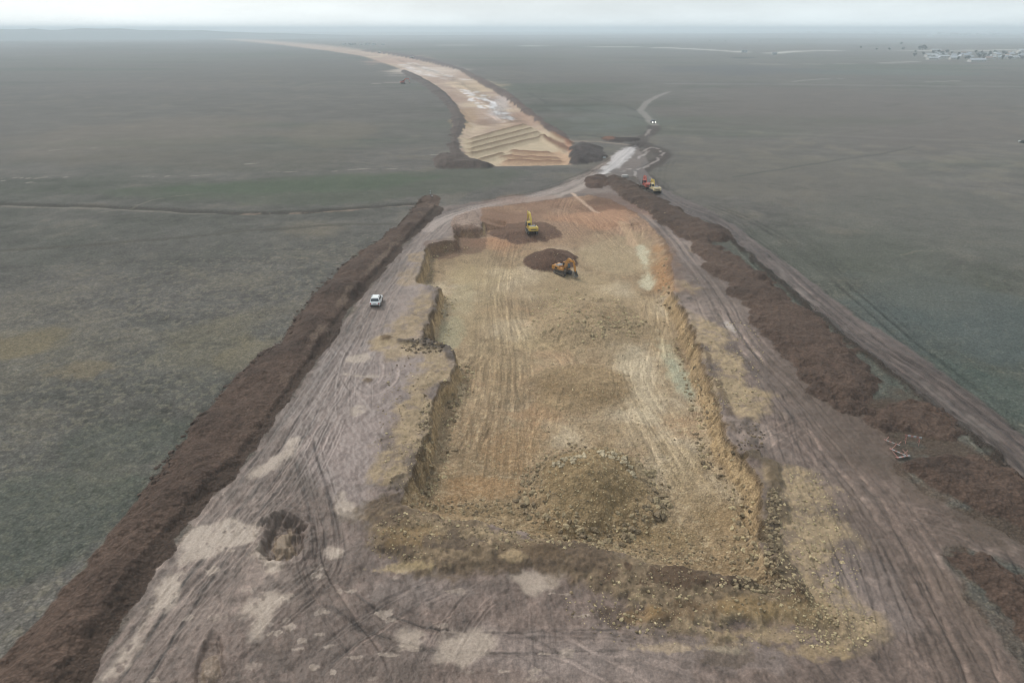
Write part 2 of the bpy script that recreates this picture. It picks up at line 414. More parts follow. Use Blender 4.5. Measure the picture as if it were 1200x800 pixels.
# haul road on the right of the pit
HR = [(690, 212), (705, 222), (728, 231), (756, 248), (785, 273), (810, 306), (835, 338), (860, 382), (886, 418), (925, 458), (966, 508), (1016, 566), (1062, 628), (1102, 702), (1142, 790), (1210, 950)]
stroke(HR[:9], 4.0, L(124, 111, 105), 0.6, na=0.2, wl=5, seed=270)
tracks(HR[:11], 12, 1.9, seed=271, w=0.17, amp=0.34, streak=0.3, wander=0.6)
tracks(HR[6:], 10, 2.6, seed=272, w=0.2, amp=0.22, bias=0.22, streak=0.2, wander=1.0)
tracks(HR[7:], 12, 7.5, seed=277, w=0.14, amp=0.30, bias=0.08, depth=0.03, streak=0.08, wander=2.6)
for k_, pts_ in enumerate([[(862, 395), (900, 460), (935, 520), (950, 580), (1000, 680)], [(880, 430), (960, 540), (1040, 600), (1110, 640)], [(900, 520), (960, 545), (1020, 560), (1080, 590)],
                           [(930, 470), (945, 540), (985, 620), (1010, 700), (1015, 780)], [(870, 540), (940, 500), (1000, 500), (1080, 525)], [(1000, 540), (1045, 580), (1075, 640), (1150, 760)],
                           [(985, 640), (1035, 690), (1100, 760), (1180, 830)], [(960, 600), (1000, 655), (1060, 700), (1090, 780), (1080, 850)]]):
    tracks(pts_, 2, 0.8, seed=700 + k_, w=0.14, amp=0.15, bias=0.26 if k_ % 3 else -0.2, depth=0.05, wander=0.8, streak=0.0, ends=8)
tracks([(880, 415), (925, 480), (975, 560), (1030, 660), (1080, 760), (1120, 860)], 8, 5.0, seed=273, w=0.15, amp=0.36, bias=-0.05, streak=0.08, wander=2.0)
tracks([(930, 470), (1000, 492), (1070, 510), (1150, 530)], 10, 2.0, seed=274, w=0.15, amp=0.34, bias=0.12, streak=0.25, wander=0.8)
tracks([(985, 560), (1050, 595), (1120, 615), (1200, 650), (1260, 668)], 16, 1.8, seed=275, w=0.14, amp=0.34, bias=0.16, streak=0.3, wander=0.7)
tracks([(1000, 720), (1040, 750), (1010, 790), (940, 800)], 3, 1.0, seed=276, amp=0.1, bias=-0.25, streak=0.0)
for (px, py, rx, ry) in [(900, 440, 25, 20), (950, 480, 30, 20), (900, 530, 20, 12), (940, 560, 25, 12), (1000, 620, 30, 20), (840, 345, 12, 10), (980, 540, 20, 14)]:
    blob(px, py, rx, ry, L(96, 85, 79), 0.5, seed=280, soft=False)
blob(855, 383, 4, 9, L(190, 182, 176), 0.5, rv=0.5, seed=281)
for (px, py, rx, ry) in [(1040, 478, 55, 10), (1020, 520, 30, 16), (1090, 580, 40, 14), (1120, 700, 20, 50), (1040, 545, 25, 14)]:
    blob(px, py, rx, ry, L(98, 84, 74), 0.6, seed=282)
patch([(800, 300), (840, 330), (900, 400), (960, 470), (1040, 520), (1060, 560), (1120, 640), (1180, 740), (1240, 860), (1120, 860), (1060, 720), (1010, 620), (960, 540), (915, 470), (880, 420), (840, 370), (815, 330)], L(92, 79, 71), 0.5, edge=3, na=4, wl=6)
patch([(905, 410), (960, 455), (1050, 478), (1090, 520), (1050, 545), (1070, 575), (1010, 560), (960, 500)], L(86, 73, 64), 0.6, edge=3, na=4, wl=5)
# junction of tracks beyond the pit
stroke([(672, 166), (700, 166), (738, 170)], 3.0, L(150, 136, 128), 0.7, na=0.2, seed=290)
stroke([(783, 108), (768, 114), (757, 121), (752, 130), (758, 137), (766, 146), (764, 152), (757, 160), (748, 168)], 4.0, L(150, 146, 144), 0.6, na=0.2, wl=7, seed=291)
stroke([(766, 148), (762, 155), (750, 166), (735, 176)], 6.0, L(74, 67, 65), 0.85, na=0.25, wl=7, seed=292)
stroke([(752, 168), (765, 175), (777, 182), (765, 193), (752, 206), (770, 225), (800, 240)], 6.0, L(74, 67, 65), 0.85, na=0.25, wl=6, seed=293)
stroke([(762, 170), (782, 178), (760, 196), (745, 202), (700, 200)], 5.0, L(80, 73, 70), 0.8, na=0.25, wl=6, seed=294)
patch([(700, 206), (740, 176), (768, 176), (760, 190), (745, 200), (750, 210), (720, 214)], L(88, 80, 76), 0.65, edge=2, na=2, wl=6)
for k, pts in enumerate([[(754, 160), (762, 152)], [(748, 186), (760, 177)], [(745, 199), (760, 194), (779, 179)], [(728, 201), (738, 198)], [(757, 215), (748, 206), (742, 200)], [(737, 185), (726, 194)], [(766, 214), (758, 205)], [(752, 178), (764, 172), (775, 178)]]):
    stroke(pts, 1.3, L(150, 142, 139), 0.7, na=0.6, wl=3, seed=295 + k, rv=0.5, broken=-0.5)
patch([(738, 172), (744, 176), (733, 190), (722, 198), (700, 209), (690, 214), (700, 204), (716, 188), (722, 178)], L(190, 186, 188), 0.75, edge=0.9, na=1.6, wl=3, rv=0.5)
stroke([(690, 212), (665, 226), (620, 236)], 3.0, L(172, 160, 152), 0.6, na=0.3, seed=305)
tracks([(748, 165), (720, 190), (690, 210), (660, 224)], 6, 2.4, seed=306, amp=0.3, bias=-0.15, w=0.3, streak=0.4)

# soil smeared into the grass between the mounds on the right
I_, m_ = patch([(985, 470), (1060, 470), (1110, 490), (1160, 530), (1230, 570), (1300, 640), (1300, 800), (1200, 700), (1110, 640), (1060, 560), (1010, 500)], L(84, 72, 63), 0.0, edge=2, na=3, wl=6)
paint(I_, m_ * sstep(-0.45, 0.15, nz(I_, 5.0, 5, 299)), L(84, 72, 63), 0.85)
# ------------------------------------------------------------------ 3. right dirt road and its ditch
ROADU = [(752, 196), (770, 216), (795, 230), (826, 243), (867, 267), (908, 298), (958, 336), (1008, 373), (1062, 404), (1130, 455), (1200, 510), (1330, 610)]
ROADD = [(1330, 690), (1200, 562), (1150, 518), (1100, 482), (1050, 440), (1000, 402), (958, 366), (917, 330), (887, 305), (856, 278), (838, 262), (800, 250), (775, 236), (756, 222), (745, 206)]
Pr = AT(ROADU + ROADD)
Ir, sdr = polysd(Pr, 6)
mr = sstep(-0.4, 0.5, sdr + 0.5 * nz(Ir, 4, 4, 310))
b1 = nz(Ir, 8, 4, 311); b2 = nz(Ir, 1.2, 3, 312)
c = np.tile(L(88, 78, 74), (len(Ir), 1)) * (1 + 0.15 * b1 + 0.12 * b2)[:, None]
COL[Ir] += ((c - COL[Ir]) * mr[:, None]).astype(np.float32)
rough(Ir, mr, 0.6)
ROADM = np.zeros(N, np.float32); ROADM[Ir] = mr
RC = [(755, 205), (772, 224), (800, 241), (840, 256), (870, 279), (905, 308), (940, 338), (985, 374), (1030, 408), (1075, 438), (1120, 472), (1200, 535), (1330, 650)]
tracks(RC, 30, 3.2, seed=313, w=0.18, amp=0.40, bias=-0.05, depth=0.09, streak=0.4, wander=0.7)
stroke(RC[5:], 1.2, L(130, 121, 116), 0.35, na=1.5, wl=7, seed=314, broken=0.1)
DI = [(1330, 698), (1200, 568), (1150, 522), (1100, 486), (1050, 444), (1000, 405), (958, 369), (917, 333), (887, 307), (858, 282)]
stroke(DI, 1.6, L(62, 55, 50), 0.9, na=0.5, wl=2.0, seed=315, dz=0.35)

# ------------------------------------------------------------------ 4. the excavation
RIM = [(563, 243), (563, 255), (564, 268), (548, 269), (531, 267), (533, 281), (516, 283), (500, 285), (497, 300), (492, 314), (488, 327), (490, 332), (504, 333), (515, 337), (511, 353), (503, 375), (494, 396),
       (505, 402), (520, 408), (532, 412), (532, 429), (525, 444), (511, 453), (507, 466), (504, 480), (502, 510), (488, 540), (477, 562), (471, 588),
       (492, 597), (524, 608), (560, 614), (600, 621), (650, 634), (700, 645), (750, 659), (800, 667), (860, 682), (900, 687), (911, 680),
       (903, 655), (897, 630), (896, 600), (894, 570), (877, 540), (850, 508), (846, 472), (830, 442), (821, 405), (806, 371), (790, 343), (790, 325), (788, 300), (776, 276), (757, 258), (735, 244), (715, 233), (690, 228), (650, 233), (610, 239)]
Pp = AT(RIM)
Ip, sdp = polysd(Pp, 4)
xp, yp = GX[Ip], GY[Ip]
jag = 0.5 * nz(Ip, 2.6, 4, 320) + 0.22 * nz(Ip, 0.7, 3, 321)
sdj = sdp + jag
ww = np.full(len(Ip), 1.1)
right = sstep(2, 14, xp - 0.06 * yp)
ww = ww + right * (0.7 + 5.5 * sstep(112, 135, yp))
nearw = sstep(12, 2, yp - (58 - 0.22 * (xp + 12)))
ww = np.where((yp < 61) & (np.abs(xp - 5) < 19), ww + 4.5, ww)
ww = np.where(yp > 172, ww + 8, ww)
left_wall = (xp < 0.02 * yp - 5)
depth = 3.0 - 0.3 * sstep(110, 60, yp) - 2.3 * sstep(138, 186, yp)
depth = np.where(left_wall & (yp > 150) & (yp < 176), np.maximum(depth, 1.9), depth)
p1 = nz(Ip, 10, 5, 322); p2 = nz(Ip, 2.5, 5, 323); p3 = nz(Ip, 0.7, 3, 324)
prof = np.clip(sdj / ww, 0, 1)
prof = np.where(ww < 2.2, prof, prof * (2 - prof))
base = Z[Ip].copy()
inside = sstep(-0.2, 0.4, sdj)
Z[Ip] = (base * (1 - inside) - depth * prof + inside * (0.22 * p1 + 0.10 * p2 + 0.05 * p3) * np.clip(prof, 0.3, 1)).astype(np.float32)
PITM = np.zeros(N, np.float32); PITM[Ip] = inside
WALL = np.zeros(N, np.float32); WALL[Ip] = inside * sstep(1.0, 0.75, prof) * (ww < 4)
# rock and clay of the floor
c = np.tile(L(158, 140, 115), (len(Ip), 1))
c += (L(184, 170, 148) - c) * sstep(-0.1, 0.7, p1)[:, None] * 0.75
c += (L(134, 115, 92) - c) * sstep(0.0, 0.9, -p1 + 0.4 * p2)[:, None] * 0.7
c += (L(168, 138, 110) - c) * sstep(0.3, 0.9, nz(Ip, 7, 4, 325))[:, None] * 0.35
farr = sstep(140, 176, yp + 6 * p1)[:, None]
c += (L(146, 118, 100) - c) * farr * 0.8
nearr = sstep(76, 56, yp + 3 * p1)[:, None]
c += (L(138, 119, 92) - c) * nearr * 0.7
p4 = fbm(xp * 1.0 + 0.1 * yp, yp * 0.22, 0.8, 5, 326, CELL[Ip])
p5 = nz(Ip, 0.3, 3, 328)
c *= (1 + 0.12 * p2 + 0.14 * p3 + 0.14 * p4 + 0.12 * p5)[:, None]
c += (L(190, 174, 146) - c) * sstep(0.45, 0.65, nz(Ip, 0.45, 2, 327))[:, None] * 0.4
COL[Ip] += ((c - COL[Ip]) * inside[:, None]).astype(np.float32)
rough(Ip, inside, 0.9)
FZ = -2.5
for (px, py, rx, ry, c, k) in [
    (705, 262, 50, 11, L(172, 134, 108), 0.75), (640, 248, 60, 9, L(126, 98, 82), 0.7), (720, 243, 35, 7, L(98, 76, 64), 1.0), (748, 256, 14, 8, L(104, 78, 64), 0.9), (715, 252, 40, 3.5, L(108, 80, 66), 0.8), (590, 262, 40, 10, L(120, 94, 80), 0.7),
    (575, 288, 30, 8, L(176, 130, 98), 0.55), (545, 300, 30, 12, L(150, 134, 108), 0.5), (575, 320, 40, 14, L(176, 160, 128), 0.5),
    (545, 320, 20, 14, L(170, 154, 122), 0.5), (600, 330, 40, 20, L(160, 142, 116), 0.4), (528, 385, 16, 26, L(164, 162, 138), 0.75), (540, 350, 16, 20, L(156, 152, 128), 0.5), (745, 285, 16, 10, L(168, 152, 124), 0.5),
    (715, 300, 40, 22, L(172, 157, 130), 0.7), (670, 335, 60, 20, L(172, 155, 126), 0.6), (560, 350, 30, 40, L(170, 154, 124), 0.5), (640, 395, 60, 14, L(182, 165, 134), 0.6), (790, 425, 14, 38, L(176, 171, 148), 0.9), (797, 440, 10, 26, L(148, 156, 140), 0.6), (745, 440, 28, 60, L(190, 177, 154), 0.85),
    (760, 370, 24, 30, L(168, 150, 122), 0.6), (640, 480, 40, 14, L(164, 130, 98), 0.55), (600, 520, 40, 26, L(150, 120, 86), 0.5), (570, 570, 50, 16, L(156, 122, 86), 0.5), (590, 430, 40, 40, L(156, 138, 110), 0.5),
    (650, 400, 60, 8, L(168, 150, 120), 0.55), (655, 460, 30, 10, L(124, 100, 74), 0.5), (740, 520, 40, 22, L(134, 112, 82), 0.5), (800, 550, 26, 40, L(150, 130, 98), 0.5), (840, 600, 26, 30, L(120, 100, 70), 0.5),
    (700, 620, 90, 14, L(116, 98, 70), 0.5), (560, 596, 60, 8, L(112, 94, 66), 0.4), (770, 630, 60, 14, L(132, 114, 84), 0.5), (590, 370, 30, 20, L(162, 144, 116), 0.5)]:
    blob(px, py, rx, ry, c, k * 0.8, z=FZ, seed=330)
# wheel and crawler tracks on the pit floor
for k, (pts, n, sp, bi) in enumerate([
        ([(575, 610), (585, 540), (590, 460), (588, 400), (582, 340), (590, 300), (605, 265)], 14, 4.0, 0.22),
        ([(610, 560), (640, 470), (655, 420), (615, 390), (605, 330)], 6, 2.0, 0.2),
        ([(740, 400), (735, 440), (765, 500), (800, 560), (825, 610)], 12, 3.4, 0.28), ([(770, 400), (765, 440), (790, 480)], 6, 2.5, 0.28),
        ([(755, 300), (765, 340), (775, 390), (780, 450)], 7, 2.0, 0.28), ([(660, 400), (720, 402), (770, 396)], 6, 1.2, 0.25), ([(610, 380), (625, 400), (700, 404), (760, 400)], 6, 1.2, 0.22),
        ([(630, 470), (665, 440), (690, 415)], 3, 1.2, 0.25), ([(545, 460), (570, 420), (590, 380)], 6, 2.5, 0.15), ([(520, 560), (560, 470), (570, 400)], 8, 3.0, 0.14),
        ([(600, 300), (612, 285), (622, 270)], 3, 1.2, 0.25), ([(660, 240), (690, 260), (725, 290), (750, 310)], 10, 3.0, 0.2), ([(670, 235), (660, 260), (690, 290)], 8, 3.0, 0.15),
        ([(700, 255), (740, 270), (735, 290)], 8, 3.0, 0.15), ([(680, 232), (700, 250)], 3, 0.8, 0.3), ([(560, 330), (610, 320), (650, 335)], 6, 3.0, 0.12), ([(540, 310), (590, 300)], 6, 4.0, 0.12),
        ([(470, 600), (560, 625), (680, 645), (780, 660)], 5, 2.0, 0.15), ([(600, 610), (700, 625), (800, 640), (850, 650)], 5, 2.2, 0.12), ([(730, 540), (745, 590), (780, 640)], 6, 2.0, 0.16)]):
    tracks(pts, n, sp, z=FZ, seed=340 + k, amp=0.12, bias=bi * (0.22 if k == 0 else 0.5), depth=0.04, wander=1.6, streak=0.2, ends=14)
# pale clay run-off at the foot of the upper right slope
patch([(748, 290), (757, 292), (764, 312), (766, 335), (758, 335), (752, 310)], L(194, 190, 168), 0.8, edge=1.0, na=1.2, wl=3, z=-2.2)
patch([(766, 290), (782, 300), (790, 330), (795, 350), (780, 340), (768, 315)], L(168, 128, 90), 0.6, edge=1.4, na=1.6, wl=3, z=-1.2)
patch([(770, 268), (792, 290), (800, 325), (812, 345), (795, 340), (786, 315), (776, 290)], L(100, 80, 68), 0.75, edge=1.2, na=1.4, wl=3)
stroke([(671, 226), (684, 236), (695, 243), (702, 246)], 1.1, L(188, 164, 146), 0.85, na=0.4, wl=4, seed=370)
stroke([(727, 262), (735, 272), (741, 282)], 2.0, L(186, 160, 134), 0.7, na=0.4, wl=4, seed=371, z=-1)
# cut faces: layered tan marl under a dark topsoil lip
Iw = np.nonzero(WALL > 0.02)[0]
strat = fbm(GX[Iw] * 0.15 + GY[Iw] * 0.15, Z[Iw] * 1.6, 0.6, 3, 372) + 0.9 * fbm((GX[Iw] * 0.4 + GY[Iw]) * 1.0, Z[Iw] * 0.15, 0.6, 3, 373)
wc = np.tile(L(164, 143, 112), (len(Iw), 1)) * (1 + 0.22 * strat)[:, None]
wc += (L(84, 70, 56) - wc) * sstep(-0.9, -0.3, Z[Iw] + 0.3 * strat)[:, None] * 0.85
wc = wc.astype(np.float32)
COL[Iw] += (wc - COL[Iw]) * WALL[Iw][:, None]
Z[Iw] += (0.26 * strat * WALL[Iw]).astype(np.float32)

# remains of yellow rock on the rims
YEL = L(158, 141, 114)
for k, (pts, kk) in enumerate([
        ([(505, 410), (530, 416), (528, 440), (508, 452), (502, 480), (498, 515), (484, 542), (470, 562), (440, 560), (452, 530), (470, 480), (480, 440)], 0.75),
        ([(500, 340), (512, 340), (500, 378), (488, 400), (460, 404), (448, 398), (470, 370)], 0.7), ([(445, 395), (500, 404), (520, 412), (500, 420), (460, 420), (440, 410)], 0.7),
        ([(486, 300), (494, 302), (488, 330), (470, 335), (478, 315)], 0.5),
        ([(808, 368), (826, 374), (845, 384), (862, 424), (900, 468), (908, 486), (880, 490), (855, 478), (838, 446), (824, 412)], 0.85),
        ([(898, 546), (930, 548), (966, 572), (984, 612), (970, 640), (990, 690), (1030, 738), (1032, 752), (990, 760), (940, 720), (915, 690), (902, 640), (900, 590)], 0.75),
        ([(800, 328), (812, 335), (822, 338), (815, 345), (800, 340)], 0.6), ([(810, 285), (818, 287), (820, 295), (812, 294)], 0.6)]):
    I, m = patch(pts, YEL, 0.0, edge=1.3, na=2.0, wl=3.0, seed=380 + k)
    v = nz(I, 2.6, 6, 390 + k) + 0.7 * nz(I, 0.6, 3, 391 + k)
    m = m * (1 - 0.55 * sstep(0.1, 0.7, v)) * (1 - PITM[I])
    paint(I, m, YEL, kk); rough(I, m, 0.9)
    COL[I] *= (1 + m * (0.16 * nz(I, 0.5, 3, 396) + 0.12 * nz(I, 1.5, 3, 397)))[:, None].astype(np.float32)
    Z[I] += (m * 0.10 * (nz(I, 0.8, 3, 395) + 0.6)).astype(np.float32)
# debris pushed out in front of the pit
DEB = [(425, 596), (452, 588), (492, 592), (524, 602), (560, 608), (650, 628), (750, 652), (800, 660), (860, 674), (905, 680), (960, 698), (1000, 735), (985, 752), (930, 735), (895, 742), (850, 758), (800, 752), (752, 742), (722, 712), (690, 690), (640, 668), (590, 662), (540, 672), (500, 676), (462, 664), (432, 640)]
Pd = AT(DEB)
Id, sdd = polysd(Pd, 4)
e1 = nz(Id, 6, 5, 400); e2 = nz(Id, 1.6, 4, 401); e3 = nz(Id, 0.5, 2, 402)
md = sstep(-0.9, 0.9, sdd + 1.6 * e1 + 1.2 * e2) * (1 - PITM[Id])
c = np.tile(L(116, 101, 82), (len(Id), 1))
c += (L(84, 71, 59) - c) * sstep(-0.1, 0.45, e1 + 0.3 * e2)[:, None] * 0.85
c += (L(146, 130, 105) - c) * sstep(0.25, 0.8, -e1 + 0.3 * e2)[:, None] * 0.6
e4 = fbm(GX[Id], GY[Id] * 0.5, 0.35, 3, 403, CELL[Id])
c *= (1 + 0.2 * e2 + 0.24 * e3 + 0.2 * e4)[:, None]
COL[Id] += ((c - COL[Id]) * md[:, None]).astype(np.float32)
rough(Id, md, 0.9)
Z[Id] += (md * (0.75 * np.tanh(np.maximum(sdd, 0) * 0.5) + 0.25 * e1 + 0.12 * e2 + 0.06 * e3)).astype(np.float32)
for (px, py, rx, ry, c, k) in [(785, 680, 50, 14, L(80, 64, 50), 0.85), (725, 722, 18, 14, L(78, 64, 52), 0.7), (755, 722, 22, 10, L(140, 114, 76), 0.55), (820, 720, 50, 10, L(96, 78, 58), 0.6),
                               (480, 632, 40, 14, L(130, 109, 77), 0.6), (530, 640, 40, 12, L(86, 74, 64), 0.7), (630, 650, 50, 10, L(98, 82, 64), 0.6), (880, 715, 40, 14, L(136, 114, 78), 0.55),
                               (420, 605, 20, 14, L(92, 80, 68), 0.6), (600, 655, 16, 6, L(170, 150, 120), 0.6), (475, 665, 40, 5, L(168, 150, 116), 0.6), (860, 770, 40, 10, L(92, 80, 70), 0.7),
                               (850, 762, 24, 5, L(150, 138, 120), 0.6), (905, 745, 44, 9, L(160, 141, 108), 0.5), (960, 762, 40, 10, L(160, 140, 104), 0.5), (940, 720, 40, 20, L(150, 130, 96), 0.5), (780, 760, 40, 6, L(166, 148, 124), 0.6)]:
    blob(px, py, rx, ry, c, k, seed=410, soft=sum(c) > 0.45)
patch([(868, 490), (884, 494), (890, 515), (884, 526), (870, 516), (862, 500)], L(88, 77, 69), 0.85, edge=0.9, na=1.6, wl=1.5, dz=0.25)
stroke([(470, 400), (490, 402), (508, 404), (524, 411), (531, 418)], 1.5, L(82, 72, 65), 0.9, na=0.6, wl=1.6, seed=411, dz=0.5)
stroke([(893, 540), (903, 575), (903, 620), (908, 650), (918, 680), (928, 694)], 1.8, L(84, 72, 56), 0.85, na=0.7, wl=1.4, seed=412, dz=0.45)
stroke([(858, 684), (880, 690), (912, 690), (935, 700)], 1.0, L(76, 62, 48), 0.8, na=0.7, wl=1.2, seed=413, dz=0.3)
stroke([(499, 490), (492, 530), (478, 560), (460, 590), (440, 590)], 1.2, L(84, 72, 58), 0.75, na=1.0, wl=1.6, seed=414, broken=0.05, dz=0.25)
stroke([(794, 345), (808, 372), (824, 408), (834, 442), (850, 474), (862, 505)], 0.8, L(84, 70, 56), 0.7, na=0.8, wl=1.6, seed=415, broken=-0.1, dz=0.15)
stroke([(512, 342), (505, 372), (496, 396)], 0.8, L(84, 70, 56), 0.7, na=0.8, wl=1.6, seed=416, dz=0.12)
for (px, py, r_) in [(430, 446, 0.75), (452, 397, 1.0)]:          # two small heaps on the flat
    cx, cy = at(px, py)
    I = box(np.array([[cx, cy]]), 2.5)
    d = np.hypot(GX[I] - cx, GY[I] - cy) / r_ + 0.3 * nz(I, 0.8, 3, 420)
    m = sstep(1.15, 0.7, d)
    paint(I, m, L(104, 86, 66), 0.9); Z[I] += (0.5 * r_ * np.clip(1.1 - d, 0, 1)).astype(np.float32)
# two sunk soft spots churned open by the trucks
for (px, py, rx, ry, dp, kk) in [(332, 632, 2.0, 3.0, 0.9, 0.75), (246, 776, 1.2, 2.2, 0.3, 0.45)]:
    cx, cy = at(px, py)
    I = box(np.array([[cx, cy]]), 6)
    X = GX[I] - cx; Y = GY[I] - cy
    d = np.sqrt(((X + 0.3 * Y) / rx) ** 2 + (Y / ry) ** 2) + 0.34 * nz(I, 2.6, 5, 421 + int(px)) + 0.12 * nz(I, 0.6, 3, 422)
    st = fbm(X + 0.5 * Y, (Y - 0.5 * X) * 0.25, 0.5, 4, 423, CELL[I])
    m = sstep(1.1, 0.85, d)
    paint(I, m * (0.8 + 0.4 * st), L(88, 76, 68), kk)
    m2 = sstep(0.70, 0.45, d + 0.35 * st - 0.10 * X)
    paint(I, m2, L(132, 116, 98), kk)
    Z[I] += (-dp * sstep(1.1, 0.7, d) + dp * 0.7 * sstep(0.65, 0.2, d) + 0.12 * st * m + 0.25 * dp * np.exp(-((d - 1.25) / 0.18) ** 2)).astype(np.float32)

# ------------------------------------------------------------------ 5. far stretch of the new road
FARL = [(576, 195), (548, 188), (538, 176), (537, 158), (545, 142), (533, 125), (515, 106), (492, 92.5), (462, 78), (425, 65.5), (380, 58.3), (330, 52.5), (280, 47), (240, 43.0)]
FARR = [(252, 42.6), (300, 45.6), (350, 50), (400, 54.5), (450, 61.5), (490, 68), (530, 79), (560, 92), (590, 108), (615, 127), (640, 147), (660, 163), (673, 178), (670, 194)]
Pf = AT(FARL + FARR)
If, sdf = polysd(Pf, 20)
mf = sstep(-1.0, 1.0, (sdf + 3.0 * nz(If, 9, 4, 430)) / np.maximum(1, DRC[If] * 0.25))
f1 = nz(If, 25, 4, 431); f2 = nz(If, 5, 4, 432)
c = np.tile(L(168, 148, 135), (len(If), 1))
c += (L(196, 180, 158) - c) * sstep(0, 0.8, f1)[:, None] * 0.7
c += (L(150, 127, 114) - c) * sstep(0.1, 0.8, -f1 + 0.3 * f2)[:, None] * 0.6
c *= (1 + 0.12 * f2)[:, None]
COL[If] += ((c - COL[If]) * mf[:, None]).astype(np.float32)
Z[If] -= (1.5 * sstep(0, 6, sdf)).astype(np.float32)
FARM = np.zeros(N, np.float32); FARM[If] = mf
for (px, py, rx, ry, c, k) in [(612, 138, 16, 9, L(158, 130, 114), 0.5), (545, 135, 14, 14, L(160, 136, 108), 0.6), (585, 122, 12, 16, L(206, 206, 212), 0.4), (560, 100, 30, 6, L(196, 178, 150), 0.5), (500, 82, 40, 6, L(206, 194, 186), 0.6),
                               (575, 140, 20, 4, L(128, 104, 88), 0.6), (600, 147, 24, 3, L(170, 148, 120), 0.5), (470, 70, 30, 5, L(172, 144, 132), 0.5), (667, 172, 5, 10, L(178, 136, 112), 0.7)]:
    blob(px, py, rx, ry, c, k, seed=440)
for k, pts in enumerate([[(545, 104), (560, 112), (575, 124), (595, 136)], [(555, 104), (572, 114), (590, 128), (602, 137)], [(565, 112), (585, 124)], [(540, 102), (556, 116), (566, 124)], [(470, 74), (500, 86), (530, 92)], [(480, 72), (520, 86), (548, 92)]]):
    stroke(pts, 4.0, L(222, 222, 228), 0.75, na=0.5, wl=9, seed=441 + k, rv=0.5, broken=-0.1)
for k, pts in enumerate([[(600, 118), (640, 148), (668, 166)], [(515, 98), (540, 97), (575, 98)], [(500, 96), (560, 96)], [(585, 142), (610, 138)]]):
    stroke(pts, 3.0, L(150, 124, 108), 0.6, na=0.4, wl=8, seed=450 + k)
tracks([(600, 142), (560, 108), (510, 84), (460, 68)], 16, 8.0, seed=455, amp=0.2, bias=0.02, w=0.9, streak=0.3, wander=3)
# windrows of spread soil across the near end of that stretch
WIN = [([(549, 162), (618, 143.5)], 0), ([(548, 168), (626, 148)], 0), ([(548, 174), (634, 152.5)], 0), ([(546, 180.5), (640, 157.5)], 0), ([(558, 186), (594, 177)], 0), ([(590, 175.5), (652, 177)], 1), ([(580, 181), (662, 184)], 1), ([(585, 186), (666, 188.5)], 1), ([(636, 158), (664, 176)], 1), ([(645, 155), (668, 170)], 1)]
patch([(540, 160), (620, 145), (655, 158), (668, 180), (668, 193), (575, 193), (548, 182)], L(192, 178, 154), 0.8, edge=1.5, na=1.5, wl=6, sm=False)
patch([(600, 175), (655, 174), (668, 182), (668, 193), (580, 192)], L(180, 148, 124), 0.7, edge=1.5, na=1.5, wl=6, sm=False)
for k, (pts, red) in enumerate(WIN):
    P = AT(pts); I = box(P, 8)
    s, t, ln = linedist(GX[I], GY[I], P)
    on = sstep(0, 4, s) * sstep(ln, ln - 4, s)
    t = t + 0.35 * nz(I, 8, 3, 460 + k)
    Z[I] += (1.7 * np.clip(1 - np.abs(t) / 3.0, 0, 1) * on).astype(np.float32)
    paint(I, sstep(2.6, 1.2, np.abs(t + 0.8)) * on, L(118, 88, 72) if red else L(116, 97, 78), 0.9)

# ------------------------------------------------------------------ 6. heaps and berms (things of their own)
SOIL = L(84, 70, 62); SOILD = L(68, 57, 51)
THINGS = []          # (zone id, object name, label, category, group)


def new_zone(name, label, cat, group):
    THINGS.append((100 + len(THINGS), name, label, cat, group)); return THINGS[-1][0]


def berm(pts, H, name, label, group, c1=SOIL, c2=SOILD, slope=0.6, z=0.0, lump=6.0, fine=1.0, thr=0.10, edge=0.8, cell_ok=True):
    P = smooth(AT(pts, z), 4, True)
    I, sd = polysd(P, 4)
    seed = int(abs(P[0, 0]) * 13 + P[0, 1] * 3) % 7000
    q1 = nz(I, lump, 4, seed); q2 = nz(I, lump * 0.35, 4, seed + 1); q3 = nz(I, 0.7 * fine, 3, seed + 2)
    sj = sd + edge * q1 * 0.7 + 0.35 * edge * q2
    u = np.maximum(sj, 0)
    hump = 1.15 - 0.9 * worley(GX[I] + 0.8 * q2, GY[I] + 0.8 * q1, lump * 0.9, seed + 4) + 0.25 * q1
    h = H * (0.8 + 0.4 * nz(I, lump * 3.5, 3, seed + 8)) * np.tanh(u * slope / H) * np.clip(0.62 + 0.45 * hump, 0.5, 1.2)
    on = sstep(0, 0.5, sj)
    h = np.maximum(h + on * (0.18 * q2 + 0.09 * q3 + 0.05 * np.maximum(nz(I, 0.35, 2, seed + 6), 0)) * fine, 0) * (sj > 0)
    Z[I] += h.astype(np.float32)
    m = sstep(-0.15, 0.25, sj)
    c = np.tile(c1, (len(I), 1))
    c += (c2 - c) * sstep(-0.1, 0.7, q1 * 0.7 + 0.5 * q2)[:, None] * 0.8
    c += (c1 * 1.25 - c) * sstep(0.2, 0.8, -q2)[:, None] * 0.6
    c += (c1 * 1.28 - c) * sstep(0.05, 0.7, nz(I, lump * 2.2, 4, seed + 9))[:, None] * 0.55
    c *= (1 + 0.10 * q2 + 0.14 * q3 + 0.10 * nz(I, 0.4, 2, seed + 7))[:, None]
    COL[I] += ((c - COL[I]) * m[:, None]).astype(np.float32)
    rough(I, m, 0.92)
    zid = new_zone(name, label, 'soil berm' if name == 'soil_berm' else 'soil heap', group)
    ZONE[I[sj > 0.05]] = zid
    return I, sj


